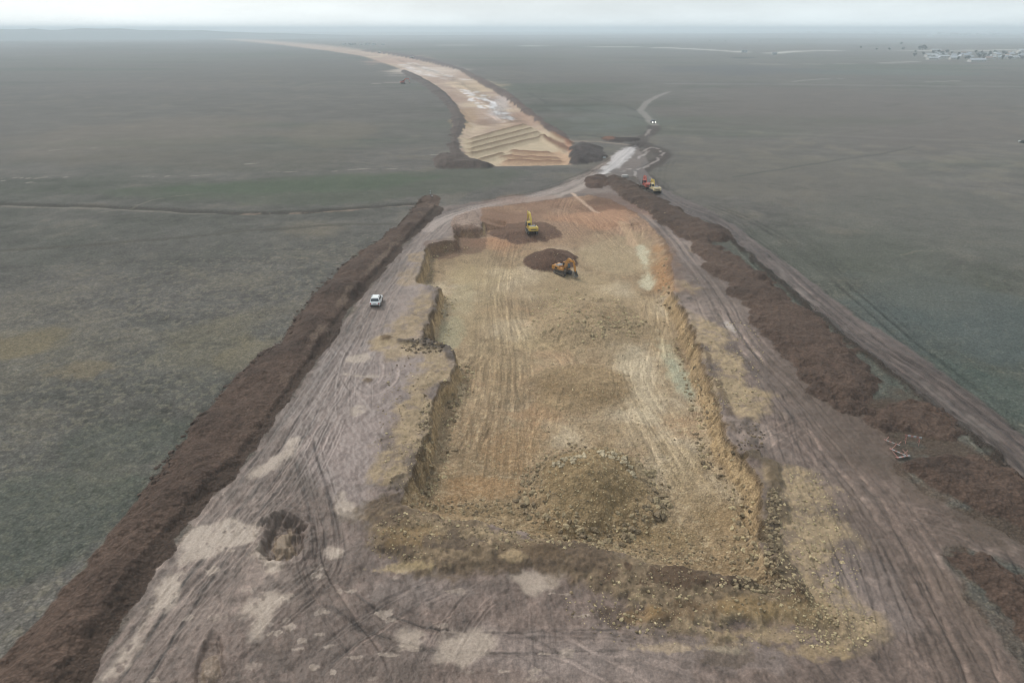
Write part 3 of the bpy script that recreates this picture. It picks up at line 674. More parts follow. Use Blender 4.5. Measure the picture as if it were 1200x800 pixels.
def pile(px, py, zb, rx, ry, h, name, label, c1, c2, rot=0.0, cat='soil heap', group=None, rockc=None, pw=1.0, clod=1.0):
    cx, cy = at(px, py, zb)
    I = box(np.array([[cx, cy]]), max(rx, ry) * 1.5)
    ca, sa = math.cos(rot), math.sin(rot)
    X = GX[I] - cx; Y = GY[I] - cy
    d = np.sqrt(((X * ca + Y * sa) / rx) ** 2 + ((-X * sa + Y * ca) / ry) ** 2)
    seed = int(px * 11 + py * 5) % 7000
    q1 = nz(I, rx * 0.7, 4, seed); q2 = nz(I, 1.6, 4, seed + 1); q3 = nz(I, 0.55, 3, seed + 2)
    d = d + 0.16 * q1 + 0.08 * q2
    u = np.clip(1.06 - np.sqrt(d * d + 0.02), 0, 1) ** pw
    on = sstep(0, 0.12, u)
    Z[I] += (h * u + on * clod * (0.15 * q2 + 0.10 * q3)).astype(np.float32)
    c = np.tile(c1, (len(I), 1))
    c += (c2 - c) * sstep(-0.2, 0.7, q1 + 0.4 * q2)[:, None] * 0.8
    c *= (1 + 0.13 * q2 + 0.17 * q3)[:, None]
    if rockc is not None:
        c += (rockc - c) * sstep(0.35, 0.75, q3 + 0.4 * q2)[:, None] * 0.65
    m = sstep(0.0, 0.40, u + 0.12 * q2) if cat == 'rubble heap' else sstep(0.0, 0.10, u)
    COL[I] += ((c - COL[I]) * m[:, None]).astype(np.float32)
    rough(I, m, 0.92)
    zid = new_zone(name, label, cat, group)
    ZONE[I[u > 0.05]] = zid


# surface classes first, heaps override them
ZONE[MUDM > 0.5] = 1
ZONE[ROADM > 0.5] = 3
ZONE[PITM > 0.5] = 2
ZONE[FARM > 0.5] = 4

LB = [(-160, 950), (-70, 850), (0, 764), (45, 720), (107, 650), (165, 575), (192, 545), (245, 474), (300, 420), (325, 404), (348, 372), (375, 338), (405, 308), (440, 284), (470, 262), (487, 240), (497, 230), (513, 231), (517, 243),
      (505, 258), (480, 284), (452, 315), (425, 346), (390, 396), (310, 512), (250, 578), (200, 640), (140, 728), (95, 798), (10, 900), (-90, 1050), (-300, 1150)]
Ib, sjb = berm(LB, 1.35, 'soil_berm', 'long dark brown soil berm between the left grass field and the white car road', 'soil berms beside the road works', slope=0.45, lump=8, edge=1.1)
LI = smooth(AT(LB[18:30]), 6)
s_, t_, ln_ = linedist(GX[Ib], GY[Ib], LI)
mm_ = sstep(1.9, 1.2, np.abs(t_) + 0.25 * nz(Ib, 1.4, 3, 470)) * (sjb > 0)
paint(Ib, mm_, L(70, 59, 52), 0.85)
Z[Ib] -= (0.35 * mm_ * np.clip(sjb, 0, 1)).astype(np.float32)
mm2 = sstep(0.8, 0.3, np.abs(np.abs(t_) - 2.5) + 0.5 * nz(Ib, 3, 3, 471)) * (sjb > 0) * sstep(-0.1, 0.4, fbm(s_, t_ * 0, 9.0, 2, 472))
paint(Ib, mm2, L(112, 98, 87), 0.6)
berm([(716, 206), (735, 212), (764, 227), (804, 250), (842, 264), (860, 279), (842, 283), (808, 284), (783, 268), (754, 247), (726, 229), (712, 216)], 1.4, 'soil_berm',
     'brown soil berm beside the two parked excavators, between the two dirt roads', 'soil berms beside the road works', lump=5, edge=1.7)
berm([(808, 290), (829, 282), (867, 302), (898, 322), (930, 352), (967, 380), (994, 402), (1018, 434), (1032, 458), (1020, 474), (990, 480), (955, 458), (925, 424), (900, 398), (875, 368), (856, 340), (832, 316)], 1.15, 'soil_berm',
     'long lumpy brown soil berm beside the strip of grass along the right dirt road', 'soil berms beside the road works', lump=5, edge=1.7)
berm([(1012, 482), (1040, 472), (1085, 474), (1112, 492), (1132, 512), (1100, 518), (1060, 508), (1020, 498)], 0.8, 'soil_heap',
     'smooth brown soil mound against the ditch, just above the toppled red and white barriers', 'soil mounds at the right edge', lump=6, edge=1.8)
berm([(1062, 548), (1090, 540), (1117, 534), (1162, 539), (1182, 551), (1215, 568), (1290, 610), (1290, 650), (1215, 622), (1170, 614), (1135, 594), (1085, 570)], 0.85, 'soil_heap',
     'broad brown soil mound just below the toppled red and white barriers', 'soil mounds at the right edge', lump=8, edge=1.8)
berm([(1116, 654), (1140, 643), (1170, 653), (1200, 672), (1260, 700), (1340, 780), (1340, 900), (1260, 850), (1200, 748), (1172, 720), (1146, 688), (1126, 670)], 1.0, 'soil_berm',
     'dark brown soil berm at the lower right below the crossing tracks', 'soil berms beside the road works', lump=5, edge=1.7)
DK = L(88, 79, 75); DK2 = L(70, 62, 60)
berm([(478, 82), (500, 92), (520, 105), (535, 122), (546, 142), (539, 158), (540, 176), (555, 187), (535, 190), (524, 180), (528, 160), (530, 142), (522, 124), (508, 110), (490, 97), (470, 84)], 1.4, 'soil_berm',
     'dark soil berm along the left side of the far cutting', 'soil berms beside the road works', c1=DK, c2=DK2, lump=7, edge=2.2, slope=0.35)
berm([(505, 190), (520, 180), (545, 186), (575, 192), (582, 195), (565, 198), (530, 198), (512, 197)], 2.2, 'soil_heap', 'near-black soil heap at the lower left corner of the far cutting', 'dark heaps around the far cutting', c1=DK, c2=DK2, lump=5, edge=2.0)
berm([(669, 172), (685, 168), (702, 172), (710, 180), (706, 188), (688, 192), (670, 191)], 2.4, 'soil_heap', 'near-black soil heap at the right end of the striped cutting', 'dark heaps around the far cutting', c1=L(78, 72, 71), c2=L(64, 58, 58), lump=5, edge=2.0)
berm([(545, 82), (562, 90), (592, 106), (618, 126), (645, 146), (668, 162), (660, 164), (636, 147), (611, 128), (587, 110), (558, 94), (538, 82)], 1.0, 'soil_berm',
     'low dark soil berm along the right side of the far cutting', 'soil berms beside the road works', c1=L(96, 83, 79), c2=L(76, 66, 64), lump=9, edge=2.0, slope=0.3)
berm([(428, 58.0), (450, 60.5), (495, 67), (535, 78), (546, 82), (538, 82), (490, 69.5), (450, 62.3), (425, 59.2)], 1.6, 'soil_berm', 'thin distant soil berm bordering the far road on its outer side', 'soil berms beside the road works', c1=L(92, 80, 80), c2=L(72, 62, 62), lump=20, edge=2, slope=0.3)
berm([(704, 162), (716, 160.5), (728, 161.5), (745, 161), (750, 164), (735, 166.5), (712, 166)], 1.3, 'soil_heap', 'low dark heap with an orange tip beside the far track junction', 'dark heaps around the far cutting', c1=L(66, 58, 56), c2=L(52, 46, 46), lump=5)
blob(713, 163, 8, 2.2, L(128, 94, 78), 0.7, seed=480)
berm([(686, 212), (692, 206), (704, 205), (712, 210), (712, 217), (700, 221), (688, 219)], 1.4, 'soil_heap', 'small dark brown heap at the top of the pit beside the wet track', 'dark heaps around the pit head', c1=L(86, 70, 62), c2=L(66, 54, 50), lump=4)
# heaps inside the pit
OLV = L(134, 116, 86)
pile(694, 572, -2.45, 7.6, 8.4, 3.5, 'rubble_heap', 'nearest cone of olive brown rubble on the pit floor, ringed by broken rock slabs', L(138, 120, 92), L(122, 105, 79), cat='rubble heap', group='rubble heaps on the pit floor', rockc=L(150, 132, 102), clod=0.8)
pile(682, 452, -2.5, 9.0, 9.0, 1.3, 'rubble_heap', 'low flattened brown rubble mound in the middle of the pit floor', L(148, 129, 102), L(134, 115, 89), cat='rubble heap', group='rubble heaps on the pit floor', clod=0.7)
pile(692, 378, -2.5, 11.5, 13.0, 3.0, 'rubble_heap', 'wide stony rubble mound right in front of the orange excavator', L(156, 138, 112), L(142, 123, 98), cat='rubble heap', group='rubble heaps on the pit floor', clod=0.6)
pile(644, 304, -2.1, 6.3, 7.6, 2.8, 'soil_heap', 'red-brown soil heap behind the orange excavator', L(98, 77, 65), L(84, 65, 54), group='red-brown soil heaps in the pit')
pile(616, 272, -1.4, 9.0, 7.5, 0.5, 'soil_heap', 'flat red-brown soil spread under the yellow excavator', L(108, 86, 73), L(92, 72, 61), group='red-brown soil heaps in the pit')
# uncut block at the far left of the pit
berm([(531, 255), (545, 248), (556, 247), (562, 256), (563, 268), (548, 268.5), (531, 267.5)], 0.5, 'soil_heap', 'uncut block of ground with a dark face at the far left of the pit', 'dark heaps around the pit head', c1=L(142, 126, 117), c2=L(120, 102, 92), slope=0.8, lump=3)
for pts, zz in (([(531, 266), (563, 267), (566, 283), (533, 283)], 0), ([(500, 284), (533, 281), (534, 290), (502, 291)], -0.3)):
    patch(pts, L(108, 86, 74), 0.7, edge=0.5, na=1.0, wl=2, z=zz)

# a finish for the whole surface: slight per-place tone breakup and clamp
COL *= (1 + 0.06 * fbm(GX, GY, 3.0, 3, 500, CELL))[:, None]
COL *= np.array([1.05, 1.0, 0.95], np.float32)[None, :]
np.clip(COL, 0.012, 0.8, out=COL)


def ground_z(x, y):
    r = math.hypot(x, y); a = math.atan2(x, y)
    i = int(np.clip(np.searchsorted(RS, r) - 1, 0, NR - 2)); fr = min(max((r - RS[i]) / (RS[i + 1] - RS[i]), 0), 1)
    j = int(np.clip((a + 0.92) / daz, 0, len(az_f) - 2)); fa = min(max((a - az_f[j]) / daz, 0), 1)
    q = Z[[i * NA + j, i * NA + j + 1, (i + 1) * NA + j, (i + 1) * NA + j + 1]]
    return float((q[0] * (1 - fa) + q[1] * fa) * (1 - fr) + (q[2] * (1 - fa) + q[3] * fa) * fr)


def zone_at(x, y):
    r = math.hypot(x, y); a = math.atan2(x, y)
    i = int(np.clip(np.searchsorted(RS, r), 0, NR - 1)); j = int(np.clip(round((a + 0.92) / daz), 0, len(az_f) - 1))
    return int(ZONE[i * NA + j])


def place(px, py):
    """where the ray of a photo pixel meets the finished ground"""
    z = 0.0
    for _ in range(12):
        x, y = at(px, py, z); z = 0.5 * z + 0.5 * ground_z(x, y)
    return x, y, ground_z(x, y)


# ------------------------------------------------------------------ materials
def nodes(name):
    m = bpy.data.materials.new(name); m.use_nodes = True
    nt = m.node_tree; return m, nt, nt.nodes['Principled BSDF']


def earth_material(name, fine, bump, amp, spec=0.25, dark=0.25):
    m, nt, b = nodes(name)
    N_ = nt.nodes; K = nt.links
    at_ = N_.new('ShaderNodeAttribute'); at_.attribute_name = 'Col'
    geo = N_.new('ShaderNodeNewGeometry')
    n1 = N_.new('ShaderNodeTexNoise'); n1.inputs['Scale'].default_value = fine; n1.inputs['Detail'].default_value = 6; n1.inputs['Roughness'].default_value = 0.7
    n2 = N_.new('ShaderNodeTexVoronoi'); n2.inputs['Scale'].default_value = fine * 1.7
    K.new(geo.outputs['Position'], n1.inputs['Vector']); K.new(geo.outputs['Position'], n2.inputs['Vector'])
    mr_ = N_.new('ShaderNodeMapRange'); mr_.inputs['From Min'].default_value = 0.3; mr_.inputs['From Max'].default_value = 0.7
    mr_.inputs['To Min'].default_value = 1 - amp; mr_.inputs['To Max'].default_value = 1 + amp
    K.new(n1.outputs['Fac'], mr_.inputs['Value'])
    mr2 = N_.new('ShaderNodeMapRange'); mr2.inputs['From Min'].default_value = 0.0; mr2.inputs['From Max'].default_value = 0.6
    mr2.inputs['To Min'].default_value = 1 + dark * 0.4; mr2.inputs['To Max'].default_value = 1 - dark * 0.4
    K.new(n2.outputs['Distance'], mr2.inputs['Value'])
    mu = N_.new('ShaderNodeMath'); mu.operation = 'MULTIPLY'
    K.new(mr_.outputs['Result'], mu.inputs[0]); K.new(mr2.outputs['Result'], mu.inputs[1])
    vm = N_.new('ShaderNodeVectorMath'); vm.operation = 'SCALE'
    K.new(at_.outputs['Color'], vm.inputs[0]); K.new(mu.outputs[0], vm.inputs['Scale'])
    K.new(vm.outputs[0], b.inputs['Base Color'])
    K.new(at_.outputs['Alpha'], b.inputs['Roughness'])
    b.inputs['Specular IOR Level'].default_value = spec
    ad = N_.new('ShaderNodeMath'); ad.operation = 'ADD'
    K.new(n1.outputs['Fac'], ad.inputs[0]); K.new(n2.outputs['Distance'], ad.inputs[1])
    bp = N_.new('ShaderNodeBump'); sm_ = N_.new('ShaderNodeMapRange'); sm_.inputs['From Min'].default_value = 0.54; sm_.inputs['From Max'].default_value = 0.62; sm_.inputs['To Min'].default_value = 0.0; sm_.inputs['To Max'].default_value = bump
    K.new(at_.outputs['Alpha'], sm_.inputs['Value']); K.new(sm_.outputs['Result'], bp.inputs['Strength'])
    bp.inputs['Strength'].default_value = bump; bp.inputs['Distance'].default_value = 0.25
    K.new(ad.outputs[0], bp.inputs['Height']); K.new(bp.outputs['Normal'], b.inputs['Normal'])
    return m


M_grass = earth_material('steppe grass', 2.0, 0.6, 0.34, 0.12, 0.45)
M_mud = earth_material('wet clay mud', 4.0, 0.16, 0.24, 0.3, 0.2)
M_rock = earth_material('marl and rubble', 2.4, 0.6, 0.32, 0.15, 0.4)
M_soil = earth_material('turned soil', 1.8, 0.6, 0.32, 0.15, 0.45)


def paint_mat(name, col, rough_=0.45, metal=0.0, dirt=0.35, dirtcol=(0.16, 0.12, 0.09), spec=0.5, scale=2.5):
    m, nt, b = nodes(name)
    tc = nt.nodes.new('ShaderNodeTexCoord'); n = nt.nodes.new('ShaderNodeTexNoise')
    n.inputs['Scale'].default_value = scale; n.inputs['Detail'].default_value = 5
    nt.links.new(tc.outputs['Object'], n.inputs['Vector'])
    mr_ = nt.nodes.new('ShaderNodeMapRange'); mr_.inputs['From Min'].default_value = 0.42; mr_.inputs['From Max'].default_value = 0.72; mr_.inputs['To Max'].default_value = dirt
    nt.links.new(n.outputs['Fac'], mr_.inputs['Value'])
    mx = nt.nodes.new('ShaderNodeMix'); mx.data_type = 'RGBA'
    mx.inputs['A'].default_value = (*col, 1); mx.inputs['B'].default_value = (*dirtcol, 1)
    nt.links.new(mr_.outputs['Result'], mx.inputs['Factor'])
    nt.links.new(mx.outputs['Result'], b.inputs['Base Color'])
    b.inputs['Roughness'].default_value = rough_; b.inputs['Metallic'].default_value = metal; b.inputs['Specular IOR Level'].default_value = spec
    return m


P_YEL = paint_mat('yellow machine paint', (0.62, 0.44, 0.08), dirt=0.5); P_ORA = paint_mat('orange machine paint', (0.55, 0.26, 0.06), dirt=0.5); P_RED = paint_mat('red machine paint', (0.50, 0.13, 0.10), dirt=0.5)
P_CRM = paint_mat('cream machine paint', (0.72, 0.58, 0.34)); P_WHT = paint_mat('white car paint', (0.82, 0.83, 0.83), 0.3, dirt=0.25, dirtcol=(0.35, 0.31, 0.27)); P_DRK = paint_mat('dark car paint', (0.05, 0.05, 0.055), 0.35)
P_STL = paint_mat('worn grey steel', (0.16, 0.14, 0.125), 0.5, 0.4, 0.6); P_TRK = paint_mat('muddy crawler steel', (0.045, 0.042, 0.04), 0.7, 0.2, 0.8, (0.2, 0.16, 0.12)); P_BLK = paint_mat('black rubber', (0.02, 0.02, 0.02), 0.8, dirt=0.4)
P_BKT = paint_mat('scoured bucket steel', (0.25, 0.23, 0.20), 0.5, 0.3, 0.5); P_GLS = paint_mat('dark cab glass', (0.03, 0.045, 0.06), 0.08, dirt=0.15, spec=0.7); P_CHR = paint_mat('chrome rod', (0.6, 0.6, 0.6), 0.2, 0.9, 0.1)
P_GRY = paint_mat('grey engine cover', (0.32, 0.32, 0.34), 0.5); P_REDL = paint_mat('red tail lamp', (0.4, 0.02, 0.02), 0.2, dirt=0.1); P_ROOF = paint_mat('white sheet roof', (0.36, 0.38, 0.39), 0.4, dirt=0.3, scale=0.4)
P_ROOFB = paint_mat('grey slate roof', (0.36, 0.38, 0.42), 0.6, dirt=0.3, scale=0.4); P_ROOFR = paint_mat('faded brown roof', (0.30, 0.22, 0.19), 0.7, dirt=0.3, scale=0.4); P_WALL = paint_mat('pale house wall', (0.55, 0.53, 0.50), 0.8, dirt=0.3, scale=0.5)
P_BARR = paint_mat('faded red barrier paint', (0.42, 0.19, 0.16), 0.6, dirt=0.75); P_CONC = paint_mat('pale concrete', (0.5, 0.48, 0.46), 0.85, dirt=0.5, scale=1.5); P_LEAF = paint_mat('dull foliage', (0.14, 0.15, 0.14), 0.8, dirt=0.5, dirtcol=(0.15, 0.14, 0.12), scale=0.8)
P_BARK = paint_mat('bark', (0.11, 0.09, 0.07), 0.9)
M_lamp, nt_, b_ = nodes('lit headlamp')
b_.inputs['Base Color'].default_value = (1, 1, 1, 1); b_.inputs['Emission Color'].default_value = (1, 0.98, 0.92, 1); b_.inputs['Emission Strength'].default_value = 8


def tag(o, label=None, cat=None, group=None, kind=None):
    if label: o['label'] = label
    if cat: o['category'] = cat
    if group: o['group'] = group
    if kind: o['kind'] = kind
    return o


# ------------------------------------------------------------------ terrain meshes
ii, jj = np.meshgrid(np.arange(NR - 1), np.arange(NA), indexing='ij')
jn = (jj + 1) % NA
FACE = np.stack([ii * NA + jj, ii * NA + jn, (ii + 1) * NA + jn, (ii + 1) * NA + jj], -1).reshape(-1, 4)
zq = ZONE[FACE]
FZONE = zq[:, 0].copy()
hi = zq.max(1); FZONE = np.where(hi >= 100, hi, FZONE)
rgba = np.concatenate([COL, ROU[:, None]], 1).astype(np.float32)


def mesh_from(name, V, F, C, mat):
    me = bpy.data.meshes.new(name)
    me.vertices.add(len(V)); me.vertices.foreach_set('co', V.astype(np.float32).ravel())
    nf = len(F); k = F.shape[1]
    me.loops.add(nf * k); me.loops.foreach_set('vertex_index', F.astype(np.int32).ravel())
    me.polygons.add(nf); me.polygons.foreach_set('loop_start', (np.arange(nf) * k).astype(np.int32))
    try: me.polygons.foreach_set('loop_total', np.full(nf, k, np.int32))
    except Exception: pass
    me.polygons.foreach_set('use_smooth', np.ones(nf, bool))
    if C is not None:
        a = me.color_attributes.new('Col', 'FLOAT_COLOR', 'POINT'); a.data.foreach_set('color', C.astype(np.float32).ravel())
    me.materials.append(mat); me.update(calc_edges=True)
    o = bpy.data.objects.new(name, me); COLL.objects.link(o)
    return o


def terrain_object(zid, name, mat, centre=False):
    F = FACE[FZONE == zid]
    if len(F) == 0: return None
    # wind faces so that normals point up
    u, inv = np.unique(F.ravel(), return_inverse=True)
    V = np.stack([GX[u], GY[u], Z[u]], 1)
    F2 = inv.reshape(-1, 4)
    off = np.zeros(3)
    if centre:
        off = np.array([V[:, 0].mean(), V[:, 1].mean(), V[:, 2].min()]); V = V - off
    o = mesh_from(name, V, F2, rgba[u], mat); o.location = off
    return o


cap = [0.0, 0.0]
o = terrain_object(0, 'ground', M_grass)
tag(o, 'grey-green steppe grass plain spreading to the horizon', 'ground', kind='structure')
o = terrain_object(1, 'muddy_ground', M_mud)
tag(o, 'mauve grey muddy working ground around the excavation', 'mud', kind='structure')
o = terrain_object(2, 'excavation_floor', M_rock)
tag(o, 'tan rock floor and cut walls of the wide road excavation', 'excavation', kind='structure')
o = terrain_object(3, 'dirt_road', M_mud)
tag(o, 'rutted grey dirt road running along the right field', 'dirt road', kind='structure')
o = terrain_object(4, 'road_cutting', M_rock)
tag(o, 'far curving stretch of bare tan roadbed with striped soil windrows', 'roadbed', kind='structure')
for (zid, name, label, cat, group) in THINGS:
    o = terrain_object(zid, name, M_rock if name == 'rubble_heap' else M_soil, True)
    if o: tag(o, label, cat, group)
    else: print('EMPTY ZONE', label)
# disc that closes the ground below the camera
th = AZ
V = np.concatenate([[[0, 0, float(Z[:NA].mean())]], np.stack([GX[:NA], GY[:NA], Z[:NA]], 1)])
F = np.array([[0, 1 + (k + 1) % NA, 1 + k] for k in range(NA)])
C = np.concatenate([[np.append(COL[:NA].mean(0), 0.7)], rgba[:NA]])
tag(mesh_from('muddy_ground', V, F, C, M_mud), 'patch of mud straight below the camera', 'mud', kind='structure')


# ------------------------------------------------------------------ loose stones
ICO_V = []
p_ = (1 + 5 ** 0.5) / 2
ICO_V = np.array([(-1, p_, 0), (1, p_, 0), (-1, -p_, 0), (1, -p_, 0), (0, -1, p_), (0, 1, p_), (0, -1, -p_), (0, 1, -p_), (p_, 0, -1), (p_, 0, 1), (-p_, 0, -1), (-p_, 0, 1)]) / 1.9
ICO_F = np.array([(0, 11, 5), (0, 5, 1), (0, 1, 7), (0, 7, 10), (0, 10, 11), (1, 5, 9), (5, 11, 4), (11, 10, 2), (10, 7, 6), (7, 1, 8), (3, 9, 4), (3, 4, 2), (3, 2, 6), (3, 6, 8), (3, 8, 9), (4, 9, 5), (2, 4, 11), (6, 2, 10), (8, 6, 7), (9, 8, 1)])


def stones(name, label, spots, mat):
    """spots: x, y, size, colour"""
    Vs, Fs, Cs = [], [], []
    for k, (x, y, s, c) in enumerate(spots):
        v = ICO_V * RNG.uniform(0.65, 1.3, (12, 1)) * np.array([s * RNG.uniform(0.8, 1.4), s * RNG.uniform(0.7, 1.1), s * RNG.uniform(0.45, 0.8)])
        a = RNG.uniform(0, 6.28); ca, sa = math.cos(a), math.sin(a)
        v = np.stack([v[:, 0] * ca - v[:, 1] * sa, v[:, 0] * sa + v[:, 1] * ca, v[:, 2]], 1)
        v += np.array([x, y, ground_z(x, y) + 0.12 * s])
        Vs.append(v); Fs.append(ICO_F + 12 * k); Cs.append(np.tile(np.append(c * RNG.uniform(0.75, 1.2), 0.9), (12, 1)))
    o = mesh_from(name, np.concatenate(Vs), np.concatenate(Fs), np.concatenate(Cs), mat)
    o.data.polygons.foreach_set('use_smooth', np.zeros(len(o.data.polygons), bool))
    return tag(o, label, 'rubble', kind='stuff')


SY, SB, SG = L(188, 170, 134), L(158, 141, 112), L(128, 112, 90)
spots = []


def scatter(px, py, rx, ry, n, s0, s1, cols, z=0.0):
    for _ in range(n):
        a = RNG.uniform(0, 6.283); q = math.sqrt(RNG.uniform(0, 1))
        x, y = at(px + rx * q * math.cos(a), py + ry * q * math.sin(a), z)
        spots.append((x, y, 0.75 * (s0 + (s1 - s0) * RNG.uniform(0, 1) ** 3), cols[RNG.integers(len(cols))]))


# ring of broken slabs round the nearest rubble cone
cx, cy = at(694, 572, -2.45)
for _ in range(420):
    a = RNG.uniform(0, 6.283); q = RNG.normal(0.9, 0.13)
    spots.append((cx + 7.6 * q * math.cos(a), cy + 8.4 * q * math.sin(a), 0.06 + 0.24 * RNG.uniform(0, 1) ** 2, [SG, SB, SB, SB][RNG.integers(4)]))
for _ in range(90):                                            # larger slabs rolled to the foot
    a = RNG.uniform(-3.6, 0.5); q = RNG.normal(0.98, 0.08)
    spots.append((cx + 7.6 * q * math.cos(a), cy + 8.4 * q * math.sin(a), RNG.uniform(0.22, 0.5), [SG, SB][RNG.integers(2)]))
for _ in range(110):                                           # pale slabs along the back crest
    u = RNG.uniform(0, 1); a = (703 + 44 * u, 526 + 30 * u * u) if RNG.uniform() < 0.65 else (688 - 42 * u, 527 + 17 * u)
    x, y = at(a[0] + RNG.normal(0, 2.5), a[1] + RNG.normal(0, 2.0), 0.2 - 1.2 * u)
    spots.append((x, y, RNG.uniform(0.12, 0.34), L(186, 170, 142)))
scatter(694, 575, 60, 40, 500, 0.05, 0.2, [SB, SG, SY], -2)
scatter(680, 365, 60, 35, 500, 0.10, 0.45, [SY, SY, SB], -1.5)
scatter(650, 345, 30, 16, 120, 0.12, 0.5, [SY], -1.5)
scatter(740, 378, 20, 14, 90, 0.12, 0.5, [SY, SB], -1.5)
scatter(705, 385, 40, 10, 140, 0.12, 0.5, [SY, SB], -1.5)
scatter(680, 450, 60, 30, 200, 0.06, 0.25, [SB, SY], -2)
scatter(690, 480, 160, 110, 1300, 0.05, 0.2, [SB, SY, SY, SG], -2.5)
scatter(680, 560, 210, 70, 1500, 0.04, 0.14, [SB, SY, SY, SG], -2)
scatter(950, 650, 60, 100, 900, 0.03, 0.12, [SY, SB, L(196, 182, 150)], 0)
scatter(820, 720, 160, 40, 700, 0.03, 0.12, [SB, SG, SY], 0.3)
scatter(700, 330, 120, 90, 500, 0.08, 0.22, [SY, SB], -2.3)
scatter(480, 480, 45, 100, 500, 0.04, 0.14, [SY, SB], 0)
scatter(660, 625, 220, 30, 1100, 0.05, 0.26, [SB, SY, SG, SG], -0.5)
scatter(790, 700, 130, 40, 600, 0.04, 0.26, [SB, SB, SY, SG], 0.4)
scatter(940, 640, 50, 90, 800, 0.05, 0.24, [SY, SY, SB], 0)
scatter(980, 735, 50, 28, 380, 0.05, 0.22, [SY, SY, SB], 0)
scatter(862, 430, 36, 55, 480, 0.06, 0.26, [SY, SB], 0)
scatter(480, 500, 40, 90, 420, 0.05, 0.24, [SB, SY, SG], 0)
scatter(480, 630, 50, 26, 320, 0.05, 0.2, [SB, SG, SY], 0.4)
scatter(560, 590, 60, 12, 240, 0.06, 0.3, [SB, SG], -2)
scatter(906, 630, 10, 60, 260, 0.15, 0.5, [SG, SG, SB], 0.2)
scatter(880, 510, 16, 22, 70, 0.1, 0.35, [L(96, 84, 74), SG], 0.2)
scatter(900, 688, 50, 8, 160, 0.1, 0.4, [SG, SB], 0.2)
scatter(700, 640, 160, 14, 240, 0.08, 0.35, [SG, SB], -1)
scatter(500, 406, 30, 8, 130, 0.12, 0.5, [L(90, 78, 68), SG], 0.2)
scatter(498, 520, 8, 60, 150, 0.12, 0.45, [SG, SB], 0)
RMs = smooth(AT(RIM[5:29]), 5); RMr = smooth(AT(RIM[40:53]), 5)
for Q_, sg_, n_ in ((RMs, 1, 520), (RMr, -1, 520)):               # blocks fallen to the foot of the cut faces
    for _ in range(n_):
        p = Q_[RNG.integers(len(Q_))]
        spots.append((p[0] + sg_ * RNG.uniform(0.8, 3.2), p[1] + RNG.normal(0, 0.8), 0.06 + 0.3 * RNG.uniform(0, 1) ** 2.5, [SB, SG, SY][RNG.integers(3)]))
stones('rubble', 'loose broken stones scattered over the pit and its rims', spots, M_rock)
spots = []
LBs = smooth(AT(LB[5:17]), 6)
for _ in range(260):                                           # clods fallen off the left berm into the grass
    p = LBs[RNG.integers(len(LBs))]
    spots.append((p[0] + RNG.normal(0.2, 0.5), p[1] + RNG.normal(0, 1.0), RNG.uniform(0.1, 0.4), L(92, 78, 69)))
DIs = smooth(AT(DI[1:]), 8)
for _ in range(220):
    p = DIs[RNG.integers(len(DIs))]
    spots.append((p[0] + RNG.normal(0, 0.5), p[1] + RNG.normal(0, 0.8), RNG.uniform(0.06, 0.2), L(88, 78, 71)))
stones('soil_clods', 'dark soil clods along the berm edge and road ditch', spots, M_soil)


# ------------------------------------------------------------------ mesh helpers for machines
def obj(name, bm, mat, parent=None, M=None, smooth_=False):
    if M is not None: bm.transform(M)
    bmesh.ops.recalc_face_normals(bm, faces=bm.faces)
    me = bpy.data.meshes.new(name); bm.to_mesh(me); bm.free()
    if smooth_:
        for p in me.polygons: p.use_smooth = True
    me.materials.append(mat)
    o = bpy.data.objects.new(name, me); COLL.objects.link(o)
    if parent: o.parent = parent
    return o


def empty(name, loc, rz=0.0):
    o = bpy.data.objects.new(name, None); COLL.objects.link(o); o.empty_display_size = 0.5
    o.location = loc; o.rotation_euler = (0, 0, rz); return o


def bx(bm, c, s, bev=0.0, rot=None):
    r = bmesh.ops.create_cube(bm, size=1.0)
    vs = r['verts']
    for v in vs: v.co = Vector((v.co.x * s[0], v.co.y * s[1], v.co.z * s[2]))
    if bev > 0:
        es = list({e for v in vs for e in v.link_edges})
        r2 = bmesh.ops.bevel(bm, geom=es, offset=bev, segments=2, affect='EDGES')
        vs = list({v for f in r2['faces'] for v in f.verts} | {v for v in vs if v.is_valid})
    M = Matrix.Translation(c) @ (rot.to_4x4() if rot else Matrix.Identity(4))
    for v in vs: v.co = M @ v.co
    return bm


def prism(bm, prof, x0, x1, bev=0.0):
    """profile in the y-z plane, extruded along x"""
    a = [bm.verts.new((x0, p[0], p[1])) for p in prof]; b = [bm.verts.new((x1, p[0], p[1])) for p in prof]
    n = len(prof)
    fs = [bm.faces.new(a), bm.faces.new(b[::-1])]
    for i in range(n): fs.append(bm.faces.new((a[i], b[i], b[(i + 1) % n], a[(i + 1) % n])))
    if bev > 0:
        es = list({e for f in fs for e in f.edges})
        bmesh.ops.bevel(bm, geom=es, offset=bev, segments=2, affect='EDGES')
    return bm


def rod(bm, p, q, r, seg=10):
    p, q = Vector(p), Vector(q); d = q - p
    M = Matrix.Translation((p + q) / 2) @ d.to_track_quat('Z', 'Y').to_matrix().to_4x4()
    bmesh.ops.create_cone(bm, cap_ends=True, segments=seg, radius1=r, radius2=r, depth=d.length, matrix=M)
    return bm


def strip(pts, hs):
    """outline of a tapered beam along a y-z polyline"""
    up, dn = [], []
    for i, p in enumerate(pts):
        a = Vector(pts[max(i - 1, 0)]); b = Vector(pts[min(i + 1, len(pts) - 1)])
        d = (b - a).normalized(); n = Vector((-d.y, d.x))
        up.append(tuple(Vector(p) + n * hs[i])); dn.append(tuple(Vector(p) - n * hs[i]))
    return up + dn[::-1]


def NB(): return bmesh.new()


